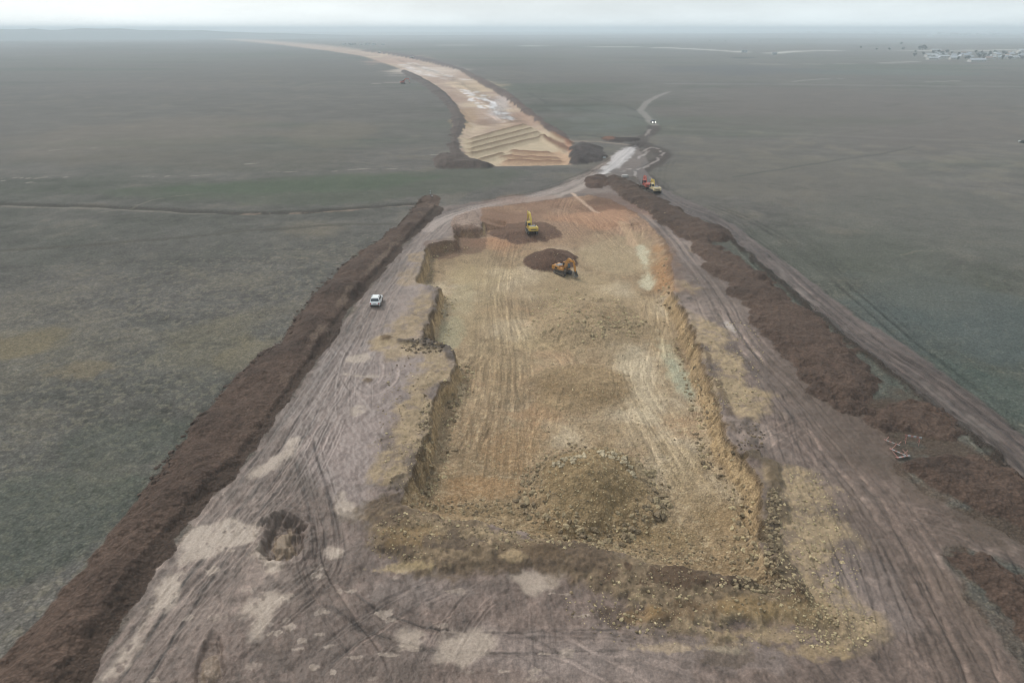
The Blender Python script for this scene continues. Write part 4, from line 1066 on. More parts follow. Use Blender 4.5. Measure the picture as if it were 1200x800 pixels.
def excavator(loc, heading, swing, paint, stick_paint, label, boom, stick, bucket_ang, parts_scale=1.0, house_back=None, group='excavators on the site'):
    """heading: direction the crawlers point (angle from +y, counter-clockwise); swing adds for the upper works"""
    root = empty('excavator', loc, heading); root.scale = (parts_scale,) * 3
    tag(root, label, 'excavator', group)
    SW = Matrix.Rotation(swing, 4, 'Z')
    # crawlers
    for sx in (-1, 1):
        prof = []
        L2, R = 1.65, 0.45
        for k in range(13): t = math.pi / 2 - math.pi * k / 12; prof.append((L2 + R * math.cos(t), R + R * math.sin(t)))
        for k in range(13): t = -math.pi / 2 - math.pi * k / 12; prof.append((-L2 + R * math.cos(t), R + R * math.sin(t)))
        bm = prism(NB(), prof, sx * 1.2 - 0.3, sx * 1.2 + 0.3)
        for k in range(22):                                     # grouser bars
            y = -1.6 + 3.2 * k / 21
            bx(bm, (sx * 1.2, y, 2 * R + 0.015), (0.6, 0.05, 0.05)); bx(bm, (sx * 1.2, y, 0.0), (0.6, 0.05, 0.05))
        tr = obj('crawler_track', bm, P_TRK, root)
        for y, r in ((-1.65, 0.36), (1.65, 0.36)):
            obj('drive_wheel', rod(NB(), (sx * 1.515, y, R), (sx * 1.56, y, R), r, 16), P_STL, tr)
        bm = NB()
        bx(bm, (sx * 1.53, 0, 0.42), (0.06, 2.3, 0.34), 0.015)
        obj('track_frame', bm, P_STL, tr)
    bm = NB(); bx(bm, (0, 0, 0.62), (1.9, 1.7, 0.42), 0.06)
    obj('undercarriage', bm, P_STL, root)
    obj('slew_ring', rod(NB(), (0, 0, 0.82), (0, 0, 1.02), 0.62, 24), P_BLK, root)
    # upper works
    bm = NB(); bx(bm, (0, -0.35, 1.12), (2.5, 3.4, 0.22), 0.05)
    obj('slew_platform', bm, P_STL, root, SW)
    bm = NB(); prism(bm, [(-2.75, 1.08), (-2.78, 1.95), (-2.55, 2.12), (-1.95, 2.12), (-1.95, 1.08)], -1.28, 1.28, 0.06)
    cw = obj('counterweight', bm, paint, root, SW)
    bm = NB(); bx(bm, (0, -2.79, 1.5), (1.5, 0.03, 0.26), 0.01)
    obj('tail_panel', bm, P_STL, cw, SW)
    bm = NB(); bx(bm, (0.10, -1.16, 1.66), (2.3, 1.54, 0.84), 0.05); bx(bm, (0.92, 0.2, 1.56), (0.68, 1.1, 0.62), 0.05)
    hb = obj('engine_house', bm, paint, root, SW)
    bm = NB(); bx(bm, (0.05, -1.25, 2.13), (1.75, 1.15, 0.12), 0.04); bx(bm, (0.35, -1.25, 2.22), (0.7, 0.8, 0.1), 0.03)
    obj('engine_cover', bm, P_GRY if paint is not P_RED else paint, hb, SW)
    obj('exhaust_pipe', rod(NB(), (0.75, -1.5, 2.1), (0.75, -1.5, 2.62), 0.07), P_BLK, hb, SW)
    bm = NB()
    bx(bm, (1.26, -1.3, 1.6), (0.02, 0.7, 0.42))
    obj('grille', bm, P_BLK, hb, SW)
    bm = NB()
    for p, q in (((1.2, 0.7, 1.9), (1.2, 0.7, 2.4)), ((1.2, -0.3, 1.9), (1.2, -0.3, 2.4)), ((1.2, 0.7, 2.4), (1.2, -0.3, 2.4))): rod(bm, p, q, 0.025, 6)
    obj('handrail', bm, P_BLK, hb, SW)
    # cab
    cp = [(-0.52, 1.23), (-0.52, 2.92), (-0.38, 3.02), (0.72, 3.02), (0.95, 2.86), (1.2, 1.95), (1.2, 1.23)]
    cab = obj('cab', prism(NB(), cp, -1.26, -0.32, 0.035), paint, root, SW)
    g = NB(); prism(g, [(0.98, 2.76), (1.215, 1.95), (1.225, 1.5), (1.205, 1.5), (1.195, 1.95), (0.96, 2.76)], -1.2, -0.38)
    obj('windscreen', g, P_GLS, cab, SW)
    for x in (-1.275, -0.305):
        g = NB(); prism(g, [(-0.40, 2.0), (-0.40, 2.84), (0.22, 2.84), (0.22, 2.0)], x - 0.008, x + 0.008)
        obj('side_window', g, P_GLS, cab, SW)
        g = NB(); prism(g, [(0.32, 1.5), (0.32, 2.84), (0.78, 2.84), (1.1, 1.9), (1.1, 1.5)], x - 0.008, x + 0.008)
        obj('cab_door', g, P_GLS, cab, SW)
    g = NB(); bx(g, (-0.79, -0.53, 2.45), (0.74, 0.02, 0.62))
    obj('rear_window', g, P_GLS, cab, SW)
    g = NB(); bx(g, (-0.79, 0.2, 3.04), (0.6, 0.6, 0.03), 0.01)
    obj('roof_hatch', g, P_GLS if paint is P_ORA else paint, cab, SW)
    # boom, stick, bucket
    hs = [0.22, 0.34, 0.36, 0.2][:len(boom)] if len(boom) == 4 else [0.22, 0.36, 0.2]
    bo = obj('boom', prism(NB(), strip(boom, hs), -0.28, 0.22, 0.03), stick_paint, root, SW)
    st = obj('stick', prism(NB(), strip(stick, [0.16, 0.26, 0.14]), -0.2, 0.14, 0.025), stick_paint, root, SW)
    e = Vector(stick[-1]); ca, sa = math.cos(bucket_ang), math.sin(bucket_ang)
    def rb(y, z): return (e.x + y * ca - z * sa, e.y + y * sa + z * ca)
    bp = [(0, 0.16), (-0.35, 0.12), (-0.62, -0.18), (-0.72, -0.62), (-0.58, -1.0), (-0.2, -1.25), (0.35, -1.3), (0.30, -1.22), (-0.15, -1.15), (-0.48, -0.92), (-0.6, -0.6), (-0.5, -0.2), (-0.28, 0.0), (0.08, 0.02)]
    bm = prism(NB(), [rb(*p) for p in bp], -0.62, 0.56)
    side = [(0, 0.12), (-0.35, 0.08), (-0.6, -0.2), (-0.7, -0.62), (-0.56, -0.98), (-0.18, -1.22), (0.33, -1.27), (0.12, -0.5)]
    for x in (-0.62, 0.52): prism(bm, [rb(*p) for p in side], x, x + 0.05)
    bk = obj('bucket', bm, P_BKT, root, SW)
    for k in range(5):
        x = -0.55 + 0.26 * k
        bm = prism(NB(), [rb(0.33, -1.31), rb(0.58, -1.31), rb(0.33, -1.2)], x - 0.05, x + 0.05)
        obj('tooth', bm, P_STL, bk, SW)
    # rams
    b1 = Vector(boom[1]); bt = Vector(boom[-1]); s0, s1, s2 = [Vector(p) for p in stick]
    def ram(name, x, p, q, r, par):
        p, q = Vector(p), Vector(q); m = p.lerp(q, 0.55)
        c = obj(name, rod(NB(), (x, p.x, p.y), (x, m.x, m.y), r), stick_paint if par is bo else P_STL, par, SW)
        obj('piston_rod', rod(NB(), (x, m.x, m.y), (x, q.x, q.y), r * 0.55), P_CHR, root, SW)
    for x in (-0.36, 0.30):
        c = rod(NB(), (x, 1.15, 1.2), (x, 1.15 + (b1.x - 1.15) * 0.55, 1.2 + (b1.y - 1.2) * 0.55), 0.1)
        cy_ = obj('boom_ram', c, P_STL, bo, SW)
        obj('boom_ram', rod(NB(), (x, 1.15 + (b1.x - 1.15) * 0.55, 1.2 + (b1.y - 1.2) * 0.55), (x, b1.x, b1.y), 0.06), P_CHR, bo, SW)
    up = Vector((0, 0.42)); mid = (Vector(boom[1]) + bt) / 2
    obj('stick_ram', rod(NB(), (-0.03, mid.x, mid.y + 0.42), (-0.03, s0.x, s0.y + 0.1), 0.09), P_STL, bo, SW)
    d = (s2 - s1).normalized(); n = Vector((-d.y, d.x)) * (1 if d.x * 0 - d.y * 1 > 0 else 1)
    f = Vector((abs(n.x), n.y)) if abs(n.x) > 0.2 else n
    obj('bucket_ram', rod(NB(), (-0.03, s1.x + f.x * 0.4, s1.y + f.y * 0.4), (-0.03, *rb(-0.35, 0.2)), 0.07), P_STL, st, SW)
    return root


def place_exc(px, py, head_deg, swing_deg, *a, dz=0.02):
    x, y, z = place(px, py)
    r = excavator((x, y, z + dz), math.radians(head_deg), math.radians(swing_deg), *a)
    return r


B1 = [(0.55, 1.55), (1.3, 3.3), (2.5, 4.4), (4.9, 4.5)]
place_exc(623, 272.5, 6, 4, P_YEL, P_YEL, 'bright yellow excavator on the red-brown soil at the head of the pit, seen from behind', B1, [(4.7, 4.9), (5.1, 4.2), (5.6, 1.7)], 0.5, 0.92)
place_exc(660, 321.0, 218, 8, P_ORA, P_ORA, 'orange excavator beside the red-brown soil heap, its grey bucket lowered to the ground', [(0.55, 1.55), (0.9, 3.1), (1.6, 4.1), (3.2, 3.9)], [(2.95, 4.3), (3.4, 3.6), (3.75, 1.45)], 0.25, 0.86)
B2 = [(0.55, 1.55), (0.9, 2.8), (1.5, 3.7), (2.9, 3.6)]
place_exc(757.3, 221.0, 28, -20, P_RED, P_RED, 'red excavator parked on the dirt road next to the yellow and cream one', B2, [(2.65, 3.95), (3.1, 3.35), (3.2, 1.5)], 0.0, 0.92)
place_exc(766.6, 225.5, 20, -10, P_CRM, P_YEL, 'cream excavator with a yellow boom parked on the dirt road beside the red one', B2, [(2.65, 3.95), (3.1, 3.35), (3.2, 1.5)], 0.0, 0.92)
place_exc(472.5, 98.5, 285, 0, P_RED, P_RED, 'distant red excavator working at the left edge of the far road', B1, [(4.7, 4.9), (5.1, 4.2), (5.8, 1.7)], 0.5)


# ------------------------------------------------------------------ cars
def car(loc, rz, paint, label, lights=False):
    root = empty('car', loc, rz); tag(root, label, 'car')
    bm = NB()
    low = [(-2.15, 0.32), (-2.2, 0.62), (-2.12, 0.98), (-1.9, 1.05), (0.85, 1.02), (1.75, 0.92), (2.12, 0.72), (2.18, 0.42), (2.05, 0.28), (-2.0, 0.28)]
    prism(bm, low, -0.88, 0.88, 0.06)
    body = obj('body', bm, paint, root)
    bm = NB()
    prof = [(-1.95, 1.03), (-1.55, 1.55), (-1.3, 1.62), (0.05, 1.62), (0.30, 1.55), (1.0, 1.0)]
    n = len(prof)
    lo = []
    for sx in (-1, 1):
        lo.append([bm.verts.new((sx * (0.85 - 0.17 * max(0, (z - 1.0) / 0.62)), y, z)) for y, z in prof])
    bm.faces.new(lo[0]); bm.faces.new(lo[1][::-1])
    for i in range(n): bm.faces.new((lo[0][i], lo[1][i], lo[1][(i + 1) % n], lo[0][(i + 1) % n]))
    obj('cabin', bm, paint, root)
    def pane(name, pts):
        g = NB(); f = g.faces.new([g.verts.new(p) for p in pts]); r = bmesh.ops.extrude_face_region(g, geom=[f])
        f.normal_update(); nn = f.normal.copy()
        for v in r['geom']:
            if isinstance(v, bmesh.types.BMVert): v.co += nn * 0.02
        c = sum((v.co for v in g.verts), Vector()) / len(g.verts)
        return obj(name, g, P_GLS, root)
    pane('rear_window', [(-0.72, -1.90, 1.13), (0.72, -1.90, 1.13), (0.62, -1.60, 1.52), (-0.62, -1.60, 1.52)])
    pane('windscreen', [(-0.74, 0.92, 1.09), (0.74, 0.92, 1.09), (0.62, 0.38, 1.52), (-0.62, 0.38, 1.52)])
    for sx in (-1, 1):
        pane('side_window', [(sx * 0.845, -1.55, 1.10), (sx * 0.845, -0.45, 1.10), (sx * 0.735, -0.45, 1.5), (sx * 0.735, -1.38, 1.5)])
        pane('side_window', [(sx * 0.845, -0.36, 1.10), (sx * 0.845, 0.68, 1.10), (sx * 0.735, 0.12, 1.5), (sx * 0.735, -0.36, 1.5)])
        g = NB(); bx(g, (sx * 0.74, -2.19, 0.80), (0.22, 0.08, 0.26), 0.02); obj('tail_lamp', g, P_REDL, root)
        g = NB()
        if lights: bmesh.ops.create_uvsphere(g, u_segments=12, v_segments=8, radius=0.17, matrix=Matrix.Translation((sx * 0.68, 2.16, 0.72)))
        else: bx(g, (sx * 0.66, 2.13, 0.70), (0.34, 0.1, 0.14), 0.02)
        obj('headlamp', g, M_lamp if lights else P_CHR, root)
        g = NB(); bx(g, (sx * 0.96, 0.62, 1.12), (0.16, 0.1, 0.14), 0.03); obj('wing_mirror', g, paint, root)
        for y in (-1.3, 1.3):
            w = obj('wheel', rod(NB(), (sx * 0.70, y, 0.33), (sx * 0.895, y, 0.33), 0.33, 20), P_BLK, root)
            obj('rim', rod(NB(), (sx * 0.89, y, 0.33), (sx * 0.905, y, 0.33), 0.2, 14), P_STL, w)
    g = NB(); bx(g, (0, -2.2, 0.46), (1.7, 0.12, 0.22), 0.04); obj('rear_bumper', g, P_BLK if paint is P_WHT else paint, root)
    g = NB(); bx(g, (0, -2.20, 0.80), (0.5, 0.03, 0.12)); obj('number_plate', g, P_GRY, root)
    g = NB(); bx(g, (0, -1.5, 1.64), (1.2, 0.25, 0.05), 0.02); obj('roof_spoiler', g, paint, root)
    for sx in (-0.6, 0.6):
        g = NB(); bx(g, (sx, -0.6, 1.66), (0.05, 1.3, 0.05), 0.015); obj('roof_rail', g, P_BLK, root)
    return root


x, y, z = place(441.5, 355.5)
car((x, y, z + 0.02), 0.04, P_WHT, 'white hatchback car with dark rear window driving away along the left haul road')
x, y, z = place(765.2, 144.5)
car((x, y, z + 0.02), math.pi + 0.05, P_DRK, 'small dark car with two lit headlights on the far right track', lights=True)

# ------------------------------------------------------------------ small things on site
def barrier(loc, rz, tilt, label):
    root = empty('barrier', loc, rz); tag(root, label, 'barrier', 'red and white trestle barriers')
    R_ = Matrix.Rotation(tilt, 4, 'X')
    for k in range(6):
        bm = NB(); bx(bm, (-0.75 + 0.3 * k, 0, 0.95), (0.3, 0.06, 0.22)); obj('rail_section', bm, P_BARR if k % 2 == 0 else P_ROOF, root, R_)
    for sx in (-0.7, 0.7):
        for sy in (-0.35, 0.35):
            obj('leg', rod(NB(), (sx, 0, 0.95), (sx, sy, 0.0), 0.035, 6), P_BARR, root, R_)
    return root


for (px, py, rz, tl, lb) in [(1055.5, 528, -0.9, 1.35, 'toppled red and white trestle barrier lying on the muddy grass patch'), (1068, 519.5, -0.35, 0.05, 'red and white trestle barrier still standing behind the toppled ones'),
                             (1051, 531, 0.25, 1.45, 'pale trestle barrier lying flat in front of the other barriers'), (1047.5, 518, -0.8, 1.2, 'faded trestle barrier leaning at the far left of the barriers')]:
    x, y, z = place(px, py)
    barrier((x, y, z + 0.05), rz, tl, lb)

for (px, py, lb) in [(504.5, 227.5, 'white topped survey stake farthest out at the tip of the left berm'), (504.4, 230.3, 'white topped survey stake in the middle of three at the tip of the left berm'), (506.5, 233.3, 'white topped survey stake lowest of three at the tip of the left berm')]:
    x, y, z = place(px, py)
    r = empty('survey_stake', (x, y, z - 0.1)); tag(r, lb, 'survey stake', 'survey stakes at the berm end')
    bm = NB(); bx(bm, (0, 0, 0.45), (0.09, 0.09, 0.9)); obj('post', bm, P_DRK, r)
    bm = NB(); bx(bm, (0, 0, 1.05), (0.3, 0.2, 0.34), 0.03); obj('top_board', bm, P_ROOF, r)
x, y, z = place(708, 187.5)
r = empty('marker_sign', (x, y, z - 0.05)); tag(r, 'small white marker board on posts at the end of the near-black heap', 'sign')
bm = NB(); bx(bm, (-0.4, 0, 0.6), (0.09, 0.09, 1.2)); bx(bm, (0.4, 0, 0.6), (0.09, 0.09, 1.2)); obj('post', bm, P_DRK, r)
bm = NB(); bx(bm, (0, -0.06, 1.0), (1.1, 0.04, 0.55), 0.01); obj('board', bm, P_ROOF, r)
x, y, z = place(732, 207.5)
bm = NB(); bx(bm, (0, 0, 0.45), (1.9, 1.0, 0.7), 0.06); bx(bm, (0.9, 0.9, 0.25), (1.5, 0.8, 0.45), 0.06)
o = obj('concrete_block', bm, P_CONC); o.location = (x, y, z - 0.1); o.rotation_euler = (0, 0, 0.2); tag(o, 'pale concrete blocks lying in the mud near the wet junction', 'concrete block')
x, y, z = place(1194.6, 166.5)
spots = []
v = ICO_V * np.array([0.75, 0.5, 0.5]) * RNG.uniform(0.8, 1.2, (12, 1)); v[:, 2] += 0.25
o = mesh_from('boulder', v, ICO_F, np.tile(np.append(L(205, 205, 200), 0.9), (12, 1)), M_rock); o.location = (x, y, z); tag(o, 'single pale boulder beside a dark bush at the right edge of the field', 'boulder')


# ------------------------------------------------------------------ vegetation, houses far off
def leaves(rx, ry, rz, n, s, seed):
    rg = np.random.default_rng(seed); V, F = [], []
    lobes = rg.normal(0, 0.45, (7, 3))
    for k in range(n):
        c = lobes[k % 7] + rg.normal(0, 0.33, 3)
        if np.linalg.norm(c) > 1.15: c /= np.linalg.norm(c)
        a = rg.normal(0, 1, 3); a /= np.linalg.norm(a); b = np.cross(a, rg.normal(0, 1, 3)); b /= np.linalg.norm(b)
        q = np.array([c + s * (a * i + b * j) / np.array([rx, ry, rz]) * 1.0 for i, j in ((-1, -1), (1, -1), (1, 1), (-1, 1))])
        V.append(q * np.array([rx, ry, rz])); F.append([4 * k, 4 * k + 1, 4 * k + 2, 4 * k + 3])
    return np.concatenate(V), np.array(F)


def tree(x, y, z, h, w, seed, label, group):
    r = empty('tree', (x, y, z - 0.2)); tag(r, label, 'tree', group)
    bm = NB()
    bmesh.ops.create_cone(bm, cap_ends=True, segments=7, radius1=0.06 * h, radius2=0.02 * h, depth=0.6 * h, matrix=Matrix.Translation((0, 0, 0.3 * h)))
    for k in range(4):
        a = k * 1.6 + seed; rod(bm, (0, 0, 0.4 * h), (0.3 * w * math.cos(a), 0.3 * w * math.sin(a), 0.7 * h), 0.012 * h, 5)
    obj('trunk', bm, P_BARK, r)
    V, F = leaves(w * 0.5, w * 0.5, h * 0.33, 150, 0.09 * w, seed)
    V[:, 2] += 0.66 * h
    c = mesh_from('crown', V, F, None, P_LEAF); c.parent = r
    return r


x, y, z = place(1199.5, 167.5)
V, F = leaves(1.4, 1.2, 0.9, 160, 0.2, 3); V[:, 2] += 0.7
o = mesh_from('bush', V, F, None, P_LEAF); o.location = (x, y, z); tag(o, 'low dark bush at the right edge of the field beside a pale boulder', 'bush')


def house(px, py, l, w, h, rz, roof, label, group, pitch=0.35, windows=True):
    l, w, h = 0.8 * l, 0.8 * w, 0.8 * h
    x, y, z = place(px, py)
    r = empty('house', (x, y, z - 0.3), rz); tag(r, label, 'house', group)
    bm = NB()
    rh = w * 0.5 * pitch
    prism(bm, [(-w / 2, 0), (-w / 2, h), (0, h + rh - 0.06), (w / 2, h), (w / 2, 0)], -l / 2, l / 2)
    wl = obj('wall', bm, P_WALL, r)
    bm = NB(); e = 0.5
    prism(bm, [(-w / 2 - e, h - e * pitch), (0, h + rh), (w / 2 + e, h - e * pitch), (w / 2 + e, h - e * pitch + 0.22), (0, h + rh + 0.24), (-w / 2 - e, h - e * pitch + 0.22)], -l / 2 - e, l / 2 + e)
    obj('roof', bm, roof, r)
    if windows:
        for k in range(max(2, int(l / 4))):
            bm = NB(); bx(bm, (-l / 2 + (k + 0.5) * l / max(2, int(l / 4)), -w / 2 - 0.02, h * 0.55), (1.2, 0.08, 1.2)); obj('window', bm, P_GLS, wl)
    return r


VG = 'houses of the far village'
for (px, py, l, w, h, rz, rf, lb) in [
        (1090.5, 67.0, 24, 12, 5, 0.05, P_ROOF, 'white roofed barn at the left end of the far village'), (1101, 68.6, 34, 11, 5, -0.02, P_ROOF, 'longest white roofed shed in front of the far village'),
        (1092, 70.2, 20, 10, 4, 0.1, P_ROOF, 'low white roofed shed nearest to us in the far village'), (1117, 70.0, 16, 9, 4, 0.0, P_ROOF, 'short white roofed shed right of the longest shed'),
        (1198, 62.3, 26, 16, 7, 0.0, P_ROOF, 'large white hall at the right edge of the far village'), (1160, 69.0, 20, 9, 4, 0.1, P_ROOF, 'white roofed shed in the middle right of the far village'),
        (1187, 68.8, 20, 9, 4, 0.0, P_ROOF, 'white roofed shed towards the right end of the far village'), (1144, 72.6, 30, 12, 4, 0.1, P_ROOFB, 'grey roofed farm building at the near edge of the far village'),
        (1096, 60.6, 24, 10, 5, 0.0, P_ROOF, 'white roofed barn beside the white road behind the far village')]:
    house(px, py, l, w, h, rz, rf, lb, VG)
HS = []
for q in range(38):
    px, py = RNG.uniform(1086, 1202), RNG.uniform(62.3, 70)
    if any(abs(px - a) < 2.6 and abs(py - b) < 1.0 for a, b in HS): continue
    HS.append((px, py))
    rf = [P_ROOF, P_ROOFB, P_ROOFR][int(RNG.integers(3))]
    nm = {id(P_ROOF): 'white', id(P_ROOFB): 'grey', id(P_ROOFR): 'brown'}[id(rf)]
    house(px, py, RNG.uniform(7, 12), RNG.uniform(6, 7.5), RNG.uniform(2.6, 3.8), RNG.uniform(-0.4, 0.4) + (1.57 if RNG.uniform() < 0.3 else 0), rf,
          'small %s roofed house among the bare trees of the far village' % nm, '%s roofed village houses' % nm, 0.8, False)
for q in range(44):
    px, py = RNG.uniform(1070, 1205), RNG.uniform(61.5, 70.5)
    x, y, z = place(px, py)
    tree(x, y, z, RNG.uniform(4, 8), RNG.uniform(4, 7), q, 'dull bushy tree between the houses of the far village', 'trees of the far village')
for q, (px, py, h) in enumerate([(1081, 59, 11), (1077.5, 59, 9), (1084, 59, 9), (1058, 59.3, 7), (1042, 59.2, 6), (1027, 59.3, 5), (1009, 57, 6), (1056, 53, 9), (832, 49, 7), (890, 50, 7), (850, 49.5, 6)]):
    x, y, z = place(px, py)
    tree(x, y, z, h, h, 90 + q, ['lone dull tree standing in the plain left of the far village', 'tree of the small clump by the white road left of the far village'][q < 3], ['lone trees far out in the plain', 'tree clump by the white road'][q < 3])
# pale buildings of the town on the horizon
for q in range(60):
    px, py = (RNG.uniform(1085, 1205), RNG.uniform(38.8, 43.0)) if q < 48 else (RNG.uniform(880, 1085), RNG.uniform(39, 41))
    x, y = at(px, py); z = ground_z(x, y)
    w_, d_, h_ = RNG.uniform(16, 46), RNG.uniform(12, 18), RNG.uniform(6, 16)
    r = empty('building', (x, y, z - 0.5), RNG.uniform(-0.3, 0.3)); tag(r, 'pale building of the town just under the horizon at the right', 'building', 'pale buildings of the horizon town')
    bm = NB(); bx(bm, (0, 0, h_ / 2), (w_, d_, h_)); obj('wall', bm, P_ROOF, r)
    bm = NB(); prism(bm, [(-d_ / 2 - 0.5, h_), (0, h_ + 3), (d_ / 2 + 0.5, h_)], -w_ / 2 - 0.5, w_ / 2 + 0.5); obj('roof', bm, P_ROOFB, r)
# site cabins and trucks far along the new road
def truck(px, py, label):
    x, y, z = place(px, py)
    r = empty('truck', (x, y, z), 0.9); tag(r, label, 'truck', 'white trucks on the far road')
    bm = NB(); bx(bm, (0, 1.9, 1.6), (2.4, 1.9, 2.2), 0.15); obj('cab', bm, P_ROOF, r)
    bm = NB(); prism(bm, [(-3.6, 1.1), (-3.9, 2.7), (0.8, 2.7), (0.8, 1.1)], -1.25, 1.25, 0.05); obj('tipper_body', bm, P_ROOF, r)
    bm = NB(); bx(bm, (0, -0.4, 0.85), (1.1, 6.4, 0.3)); obj('chassis', bm, P_BLK, r)
    for sx in (-1, 1):
        for yy in (2.0, -1.6, -2.8): obj('wheel', rod(NB(), (sx * 0.85, yy, 0.5), (sx * 1.2, yy, 0.5), 0.5, 14), P_BLK, r)
    bm = NB(); bx(bm, (0, 2.87, 1.95), (2.0, 0.04, 0.8)); obj('windscreen', bm, P_GLS, r)


truck(483, 68.5, 'white tipper truck on the far road at the outside of its bend')
truck(445, 62.5, 'white tipper truck farthest along the far road')


def cabin(px, py, rz, s, label):
    x, y, z = place(px, py)
    r = empty('site_cabin', (x, y, z), rz); tag(r, label, 'site cabin', 'white site cabins beyond the far road')
    bm = NB(); bx(bm, (0, 0, 1.5 * s), (7 * s, 3 * s, 2.8 * s), 0.08); obj('cabin_wall', bm, P_ROOF, r)
    bm = NB(); bx(bm, (0, 0, 2.98 * s), (7.3 * s, 3.3 * s, 0.16 * s)); obj('roof', bm, P_ROOFB, r)
    bm = NB(); bx(bm, (-1.5 * s, -1.53 * s, 1.7 * s), (1.6 * s, 0.08, 1.0 * s)); obj('window', bm, P_GLS, r)
    bm = NB(); bx(bm, (2.0 * s, -1.53 * s, 1.2 * s), (1.0 * s, 0.08, 2.0 * s)); obj('door', bm, P_GRY, r)


for k, (px, s) in enumerate([(403, 1.3), (412, 1.5), (423.5, 1.2), (430, 1.7), (438.5, 1.7), (449, 1.4)]):
    cabin(px, 52.8 + 0.1 * (k % 3), 0.1 * k, s, 'white site cabin in the row beyond the far road')
for k, px in enumerate((404.5, 409, 414, 416.5, 428.5, 433)):
    x, y, z = place(px, 53.1); tree(x, y, z, 6, 5, 130 + k, 'dark bush sized tree among the white site cabins', 'small trees among the site cabins')
cabin(872, 61.8, 0, 1.6, 'lone white hut at the bend of the white road'); cabin(907.5, 64.3, 0.3, 1.3, 'lone white hut standing in the plain below the white road')

# ------------------------------------------------------------------ hills on the horizon
def hills(name, label, d, a0, a1, fun, depth_):
    n = 160; V, F, C = [], [], []
    rows = 7
    for j in range(rows):
        t = j / (rows - 1)
        for i in range(n + 1):
            a = a0 + (a1 - a0) * i / n
            r = d + depth_ * t
            e = math.sin(math.pi * t) ** 0.8
            V.append((r * math.sin(a), r * math.cos(a), e * fun(a) * (1 + 0.08 * math.sin(17 * a + 5 * t)) - 6)); C.append((*L(96, 100, 96), 0.95))
    for j in range(rows - 1):
        for i in range(n): k = j * (n + 1) + i; F.append((k, k + 1, k + n + 2, k + n + 1))
    return tag(mesh_from(name, np.array(V), np.array(F), np.array(C), M_grass), label, 'hills', kind='structure')


def prof_l(a):
    px = 600 + 880 * math.tan(a)
    t = min(max((430 - px) / 330, 0), 1)
    v = 4 + 48 * t ** 0.7 + 3 * math.sin(a * 60) * t + 2 * math.sin(a * 143 + 1) * t + 6 * math.exp(-((px - 40) / 4.5) ** 2)
    return v


hills('hills', 'low pale ridge of hills along the left horizon', 4600, -0.90, 0.0, prof_l, 1500)
hills('hills', 'very low pale swell along the right horizon', 11500, 0.0, 0.90, lambda a: 10 + 14 * min(max(math.tan(a) * 1.6, 0), 1) + 4 * math.sin(a * 47) + 2 * math.sin(a * 131), 2200)

# ------------------------------------------------------------------ haze, sky, light
HAZE_D = 0.00028
m = bpy.data.materials.new('damp air'); m.use_nodes = True; nt = m.node_tree
for n_ in list(nt.nodes):
    if n_.type != 'OUTPUT_MATERIAL': nt.nodes.remove(n_)
pv = nt.nodes.new('ShaderNodeVolumePrincipled')
pv.inputs['Color'].default_value = (0.82, 0.925, 1.0, 1); pv.inputs['Density'].default_value = HAZE_D; pv.inputs['Anisotropy'].default_value = 0.1
out = [n_ for n_ in nt.nodes if n_.type == 'OUTPUT_MATERIAL'][0]
nt.links.new(pv.outputs['Volume'], out.inputs['Volume'])
bm = NB(); HB = 15500.0
bx(bm, (0, 0, 0), (2 * HB, 2 * HB, 1))
for v in bm.verts: v.co.z = 66.0 if v.co.z > 0 else -20.0
o = obj('haze', bm, m); tag(o, 'thin bluish damp haze lying over the whole plain', 'haze', kind='stuff')

SUN_EL, SUN_AZ = math.radians(40), math.radians(-40)          # azimuth from +y (away from the camera) towards +x
w = bpy.data.worlds.new('World'); scene.world = w; w.use_nodes = True
nt = w.node_tree; bg = nt.nodes['Background']
sky = nt.nodes.new('ShaderNodeTexSky'); sky.sky_type = 'NISHITA'; sky.sun_disc = False
sky.sun_elevation = SUN_EL; sky.sun_rotation = SUN_AZ; sky.air_density = 1.0; sky.dust_density = 2.5; sky.ozone_density = 1.0
hsv = nt.nodes.new('ShaderNodeHueSaturation'); hsv.inputs['Saturation'].default_value = 0.3
nt.links.new(sky.outputs['Color'], hsv.inputs['Color'])
tc = nt.nodes.new('ShaderNodeTexCoord'); mp = nt.nodes.new('ShaderNodeMapping'); mp.inputs['Scale'].default_value = (1.6, 1.6, 9.0)
nt.links.new(tc.outputs['Generated'], mp.inputs['Vector'])
cn = nt.nodes.new('ShaderNodeTexNoise'); cn.inputs['Scale'].default_value = 2.2; cn.inputs['Detail'].default_value = 6
nt.links.new(mp.outputs['Vector'], cn.inputs['Vector'])
cr = nt.nodes.new('ShaderNodeMapRange'); cr.inputs['From Min'].default_value = 0.3; cr.inputs['From Max'].default_value = 0.7; cr.inputs['To Min'].default_value = 4.2; cr.inputs['To Max'].default_value = 6.2
nt.links.new(cn.outputs['Fac'], cr.inputs['Value'])
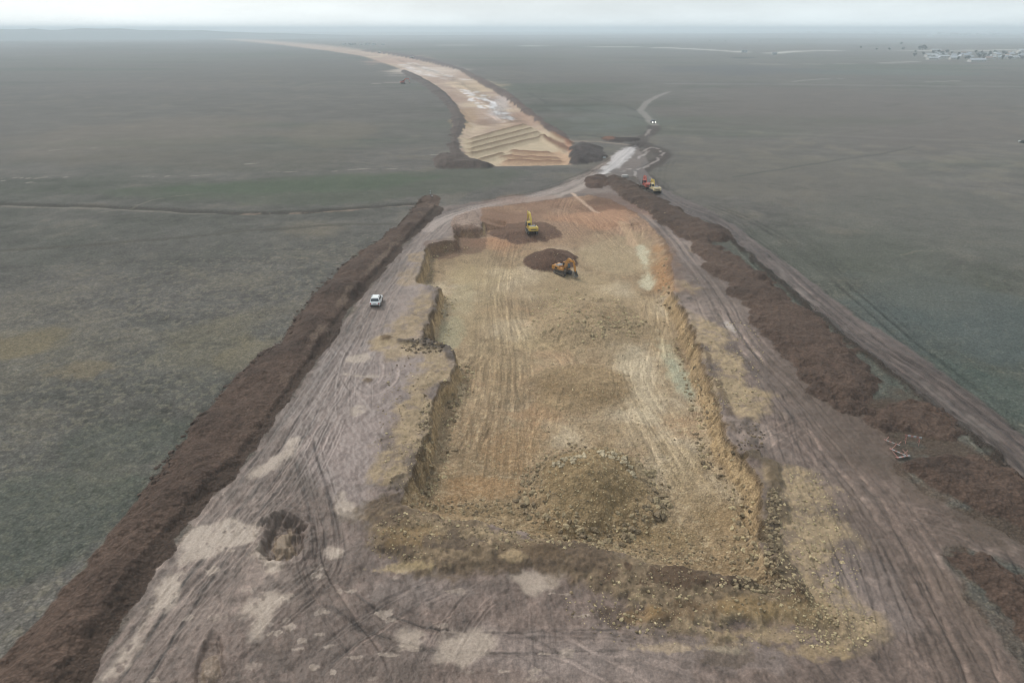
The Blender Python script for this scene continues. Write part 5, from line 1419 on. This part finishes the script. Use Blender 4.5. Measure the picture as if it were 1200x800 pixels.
cc = nt.nodes.new('ShaderNodeVectorMath'); cc.operation = 'SCALE'; cc.inputs[0].default_value = (0.87, 0.965, 1.0)
nt.links.new(cr.outputs['Result'], cc.inputs['Scale'])
mx = nt.nodes.new('ShaderNodeMix'); mx.data_type = 'RGBA'; mx.inputs['Factor'].default_value = 0.75
nt.links.new(hsv.outputs['Color'], mx.inputs['A']); nt.links.new(cc.outputs[0], mx.inputs['B'])
gz = nt.nodes.new('ShaderNodeSeparateXYZ'); nt.links.new(tc.outputs['Generated'], gz.inputs[0])
hr = nt.nodes.new('ShaderNodeMapRange'); hr.interpolation_type = 'SMOOTHSTEP'; hr.inputs['From Min'].default_value = 0.0; hr.inputs['From Max'].default_value = 0.035; hr.inputs['To Min'].default_value = 1.42; hr.inputs['To Max'].default_value = 1.14
nt.links.new(gz.outputs['Z'], hr.inputs['Value'])
vs_ = nt.nodes.new('ShaderNodeVectorMath'); vs_.operation = 'SCALE'
nt.links.new(mx.outputs['Result'], vs_.inputs[0]); nt.links.new(hr.outputs['Result'], vs_.inputs['Scale'])
nt.links.new(vs_.outputs[0], bg.inputs['Color'])
bg.inputs['Strength'].default_value = 0.115

sl = bpy.data.lights.new('sun', 'SUN'); sl.energy = 1.5; sl.angle = math.radians(10); sl.color = (1.0, 0.95, 0.88)
so = bpy.data.objects.new('sun', sl); COLL.objects.link(so)
d = Vector((math.sin(SUN_AZ) * math.cos(SUN_EL), math.cos(SUN_AZ) * math.cos(SUN_EL), math.sin(SUN_EL)))
so.rotation_euler = d.to_track_quat('Z', 'Y').to_euler(); so.location = (0, 0, 140)

scene.view_settings.view_transform = 'Standard'
scene.view_settings.look = 'None'
scene.view_settings.gamma = 1.0
scene.view_settings.exposure = 0.42
scene.cycles.volume_bounces = 5
scene.cycles.max_bounces = 6
scene.cycles.use_denoising = True
scene.cycles.denoiser = 'OPENIMAGEDENOISE'
scene.cycles.denoising_input_passes = 'RGB_ALBEDO_NORMAL'
scene.cycles.denoising_prefilter = 'ACCURATE'
scene.cycles.filter_width = 1.0
scene.cycles.pixel_filter_type = 'BLACKMAN_HARRIS'
